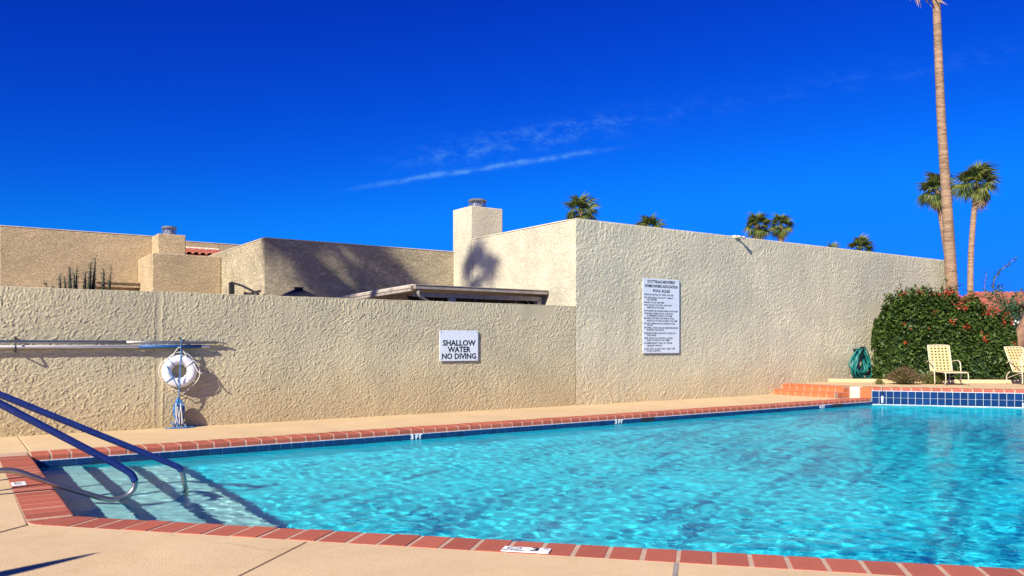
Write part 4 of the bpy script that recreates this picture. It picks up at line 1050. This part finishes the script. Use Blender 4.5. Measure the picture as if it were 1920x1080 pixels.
# leaning tree at the right edge, its thin sprays of leaves over the hedge
tr = empty('leaning_tree', (14.0, -1.95, RZ)); tag(tr, 'leaning brown-trunked tree with feathery sprays at the right edge', 'tree')
wpart('trunk', MB().tube(smoothpath([(13.85, -1.85, .1), (14.07, -2.0, .6), (14.30, -2.15, 1.25), (14.55, -2.3, 1.9), (14.95, -2.45, 2.5), (15.3, -2.4, 3.1)], 6), [.24 - .0045 * i for i in range(31)], 12), M_bark, tr, smooth=True)
mb = MB(); pts, nr = [], []
def spray(path, n_, w=.05, sz=.035):
    pp = smoothpath(path, 8); k_ = len(pp); mb.tube(pp, [.02 * (1 - i / k_) + .004 for i in range(k_)], 5)
    for i in range(n_):
        c_ = pp[int(k_ * (.2 + .8 * random.random()) - .001)]; pts.append(tuple(c_ + Vector([random.gauss(0, w) for _ in range(3)]))); nr.append((0, 0, 1))
T0 = Vector((15.3, -2.4, 3.1)); T1 = Vector((14.9, -2.42, 2.45))
A_ = Vector((15.0, -1.9, 2.3))
A2 = (15.6, -1.5, 2.35)
SPRAYS = ((((A2), (15.35, -1.05, 2.9), (15.5, -1.12, 3.4), (15.95, -1.4, 3.85)), 260, .05),
          (((A2), (15.2, -.9, 2.7), (15.2, -.9, 3.4)), 180, .06), (((A2), (15.4, -1.05, 2.7), (15.55, -1.15, 2.95)), 420, .11),
          (((A2), (15.15, -.9, 2.4), (14.75, -.6, 2.6)), 240, .10), (((A2), (15.9, -1.4, 2.75), (16.3, -1.65, 2.95)), 220, .06),
          (((A2), (15.5, -1.1, 2.2), (15.2, -.9, 2.15)), 700, .17), (((A2), (15.8, -1.3, 2.15), (16.1, -1.5, 2.2)), 700, .17),
          (((15.5, -1.6, 2.0), (15.7, -1.25, 1.75), (15.4, -1.05, 1.7)), 600, .17), (((15.7, -1.7, 2.0), (16.0, -1.45, 1.8), (16.2, -1.6, 1.6)), 500, .17))
for pth, n_, w_ in SPRAYS: spray([T1] + [Vector(p) for p in pth], n_, w_)
for i in range(14):
    a = random.uniform(0, 6.283); spray([T0, T0 + Vector((math.cos(a) * .8 + .6, math.sin(a) * .7 - .5, .6)), T0 + Vector((math.cos(a) * 1.5 + 1.2, math.sin(a) * 1.3 - .9, random.uniform(.6, 1.5)))], 260, .12)
wpart('branches', mb, M_bark, tr); leaves('crown', pts, nr, .034, M_mesq, tr, jitter=1)['kind'] = 'stuff'

# house with the red tiled roof and a white railing at the right edge
rh = empty('tiled_house', (34, 5, 0)); tag(rh, 'white house with red clay tile roof behind the leaning tree', 'house')
rd_ = Vector((.821, -.571)); rb = Vector((.571, .821))
def rp_(a, b, z): 
    p = Vector((30.6, 7.3)) + rd_ * a + rb * b; return (p.x, p.y, z)
wpart('wall', MB().add([rp_(.6, .6, -.1), rp_(12, .6, -.1), rp_(12, 8, -.1), rp_(.6, 8, -.1), rp_(.6, .6, 2.98), rp_(12, .6, 2.98), rp_(12, 8, 2.98), rp_(.6, 8, 2.98)], [(0,3,2,1),(4,5,6,7),(0,1,5,4),(1,2,6,5),(2,3,7,6),(3,0,4,7)]), M_white, rh)
mb = MB(); v, f = [], []; nu, nv = 280, 14
for i in range(nu + 1):
    for j in range(nv + 1):
        a = 12.5 * i / nu; b = 3.2 * j / nv; z = 2.85 + .36 * b + .05 * abs(math.sin(a * 12)) - .035 * ((b * 2.5) % 1); 
        zl = 2.85 + .55 * max(0, a) ; v.append(rp_(a, b, min(z, zl)))
for i in range(nu):
    for j in range(nv): f.append((i * (nv + 1) + j, (i + 1) * (nv + 1) + j, (i + 1) * (nv + 1) + j + 1, i * (nv + 1) + j + 1))
wpart('roof', mb.add(v, f), M_rooft, rh)
wpart('window', MB().add([rp_(2.6, .58, 1.0), rp_(3.8, .58, 1.0), rp_(3.8, .58, 2.2), rp_(2.6, .58, 2.2)], [(0, 1, 2, 3)]), M_dark, rh)
fn = empty('white_railing', (21.6, 1.3, 0)); tag(fn, 'white picket railing behind the leaning trunk', 'railing')
def fp(a, z): 
    p = Vector((21.3, 1.55)) + rd_ * a; return (p.x, p.y, z)
for z in (1.72, .9): wpart('rail', MB().tube([fp(0, z), fp(4, z)], .035, 6), M_white, fn)
for i in range(26): wpart('picket', MB().tube([fp(i * .155, -.05 if i % 8 == 0 else .9), fp(i * .155, 1.74)], .026 if i % 8 == 0 else .018, 6), M_white, fn)
# guy wire strapped round the tall palm
wr = empty('guy_wire', (14.4, -.35, 2.5)); tag(wr, 'dark cable tied round the tall palm trunk above the hedge', 'cable')
wpart('strap', MB().tube([(14.37 + .265 * math.cos(a), -.32 + .265 * math.sin(a), 2.95 + .08 * math.sin(a + 2.5)) for a in np.linspace(0, 6.283, 20)], .014, 5), M_dark, wr)
wpart('wire', MB().tube(smoothpath([(14.5, -.55, 2.9), (15.3, -.9, 2.62), (16.2, -1.3, 2.35)], 6), .009, 5), M_dark, wr)

# closed parasol left of the picture; its shadow lies across the near deck
k_ = 2.35 / -L.z; tip = Vector((-9.79, -7.445, 0)) - L * k_
um = empty('closed_parasol', (tip.x, tip.y, 0)); tag(um, 'closed parasol left of the picture casting its shadow on the deck', 'parasol')
MB().tube([(0, 0, .02), (0, 0, 2.3)], .02, 10).build('pole', M_wood, um, smooth=True)
MB().lathe([(.26, 0), (.26, .05), (.05, .09), (.04, .3), (.0005, .3)], n=24).build('base', M_dark, um)
MB().lathe([(.06, 1.0), (.12, 1.08), (.10, 1.4), (.13, 1.75), (.085, 1.82), (.06, 2.1), (.03, 2.28), (.012, 2.35), (.0005, 2.36)], n=18).build('canopy', M_bluegrip, um, smooth=True)

for o in bpy.data.objects:
    if o.type == 'MESH' and (o.name.startswith(('pool_shell', 'pool_step', 'tile'))):
        o.cycles.is_caustics_receiver = True
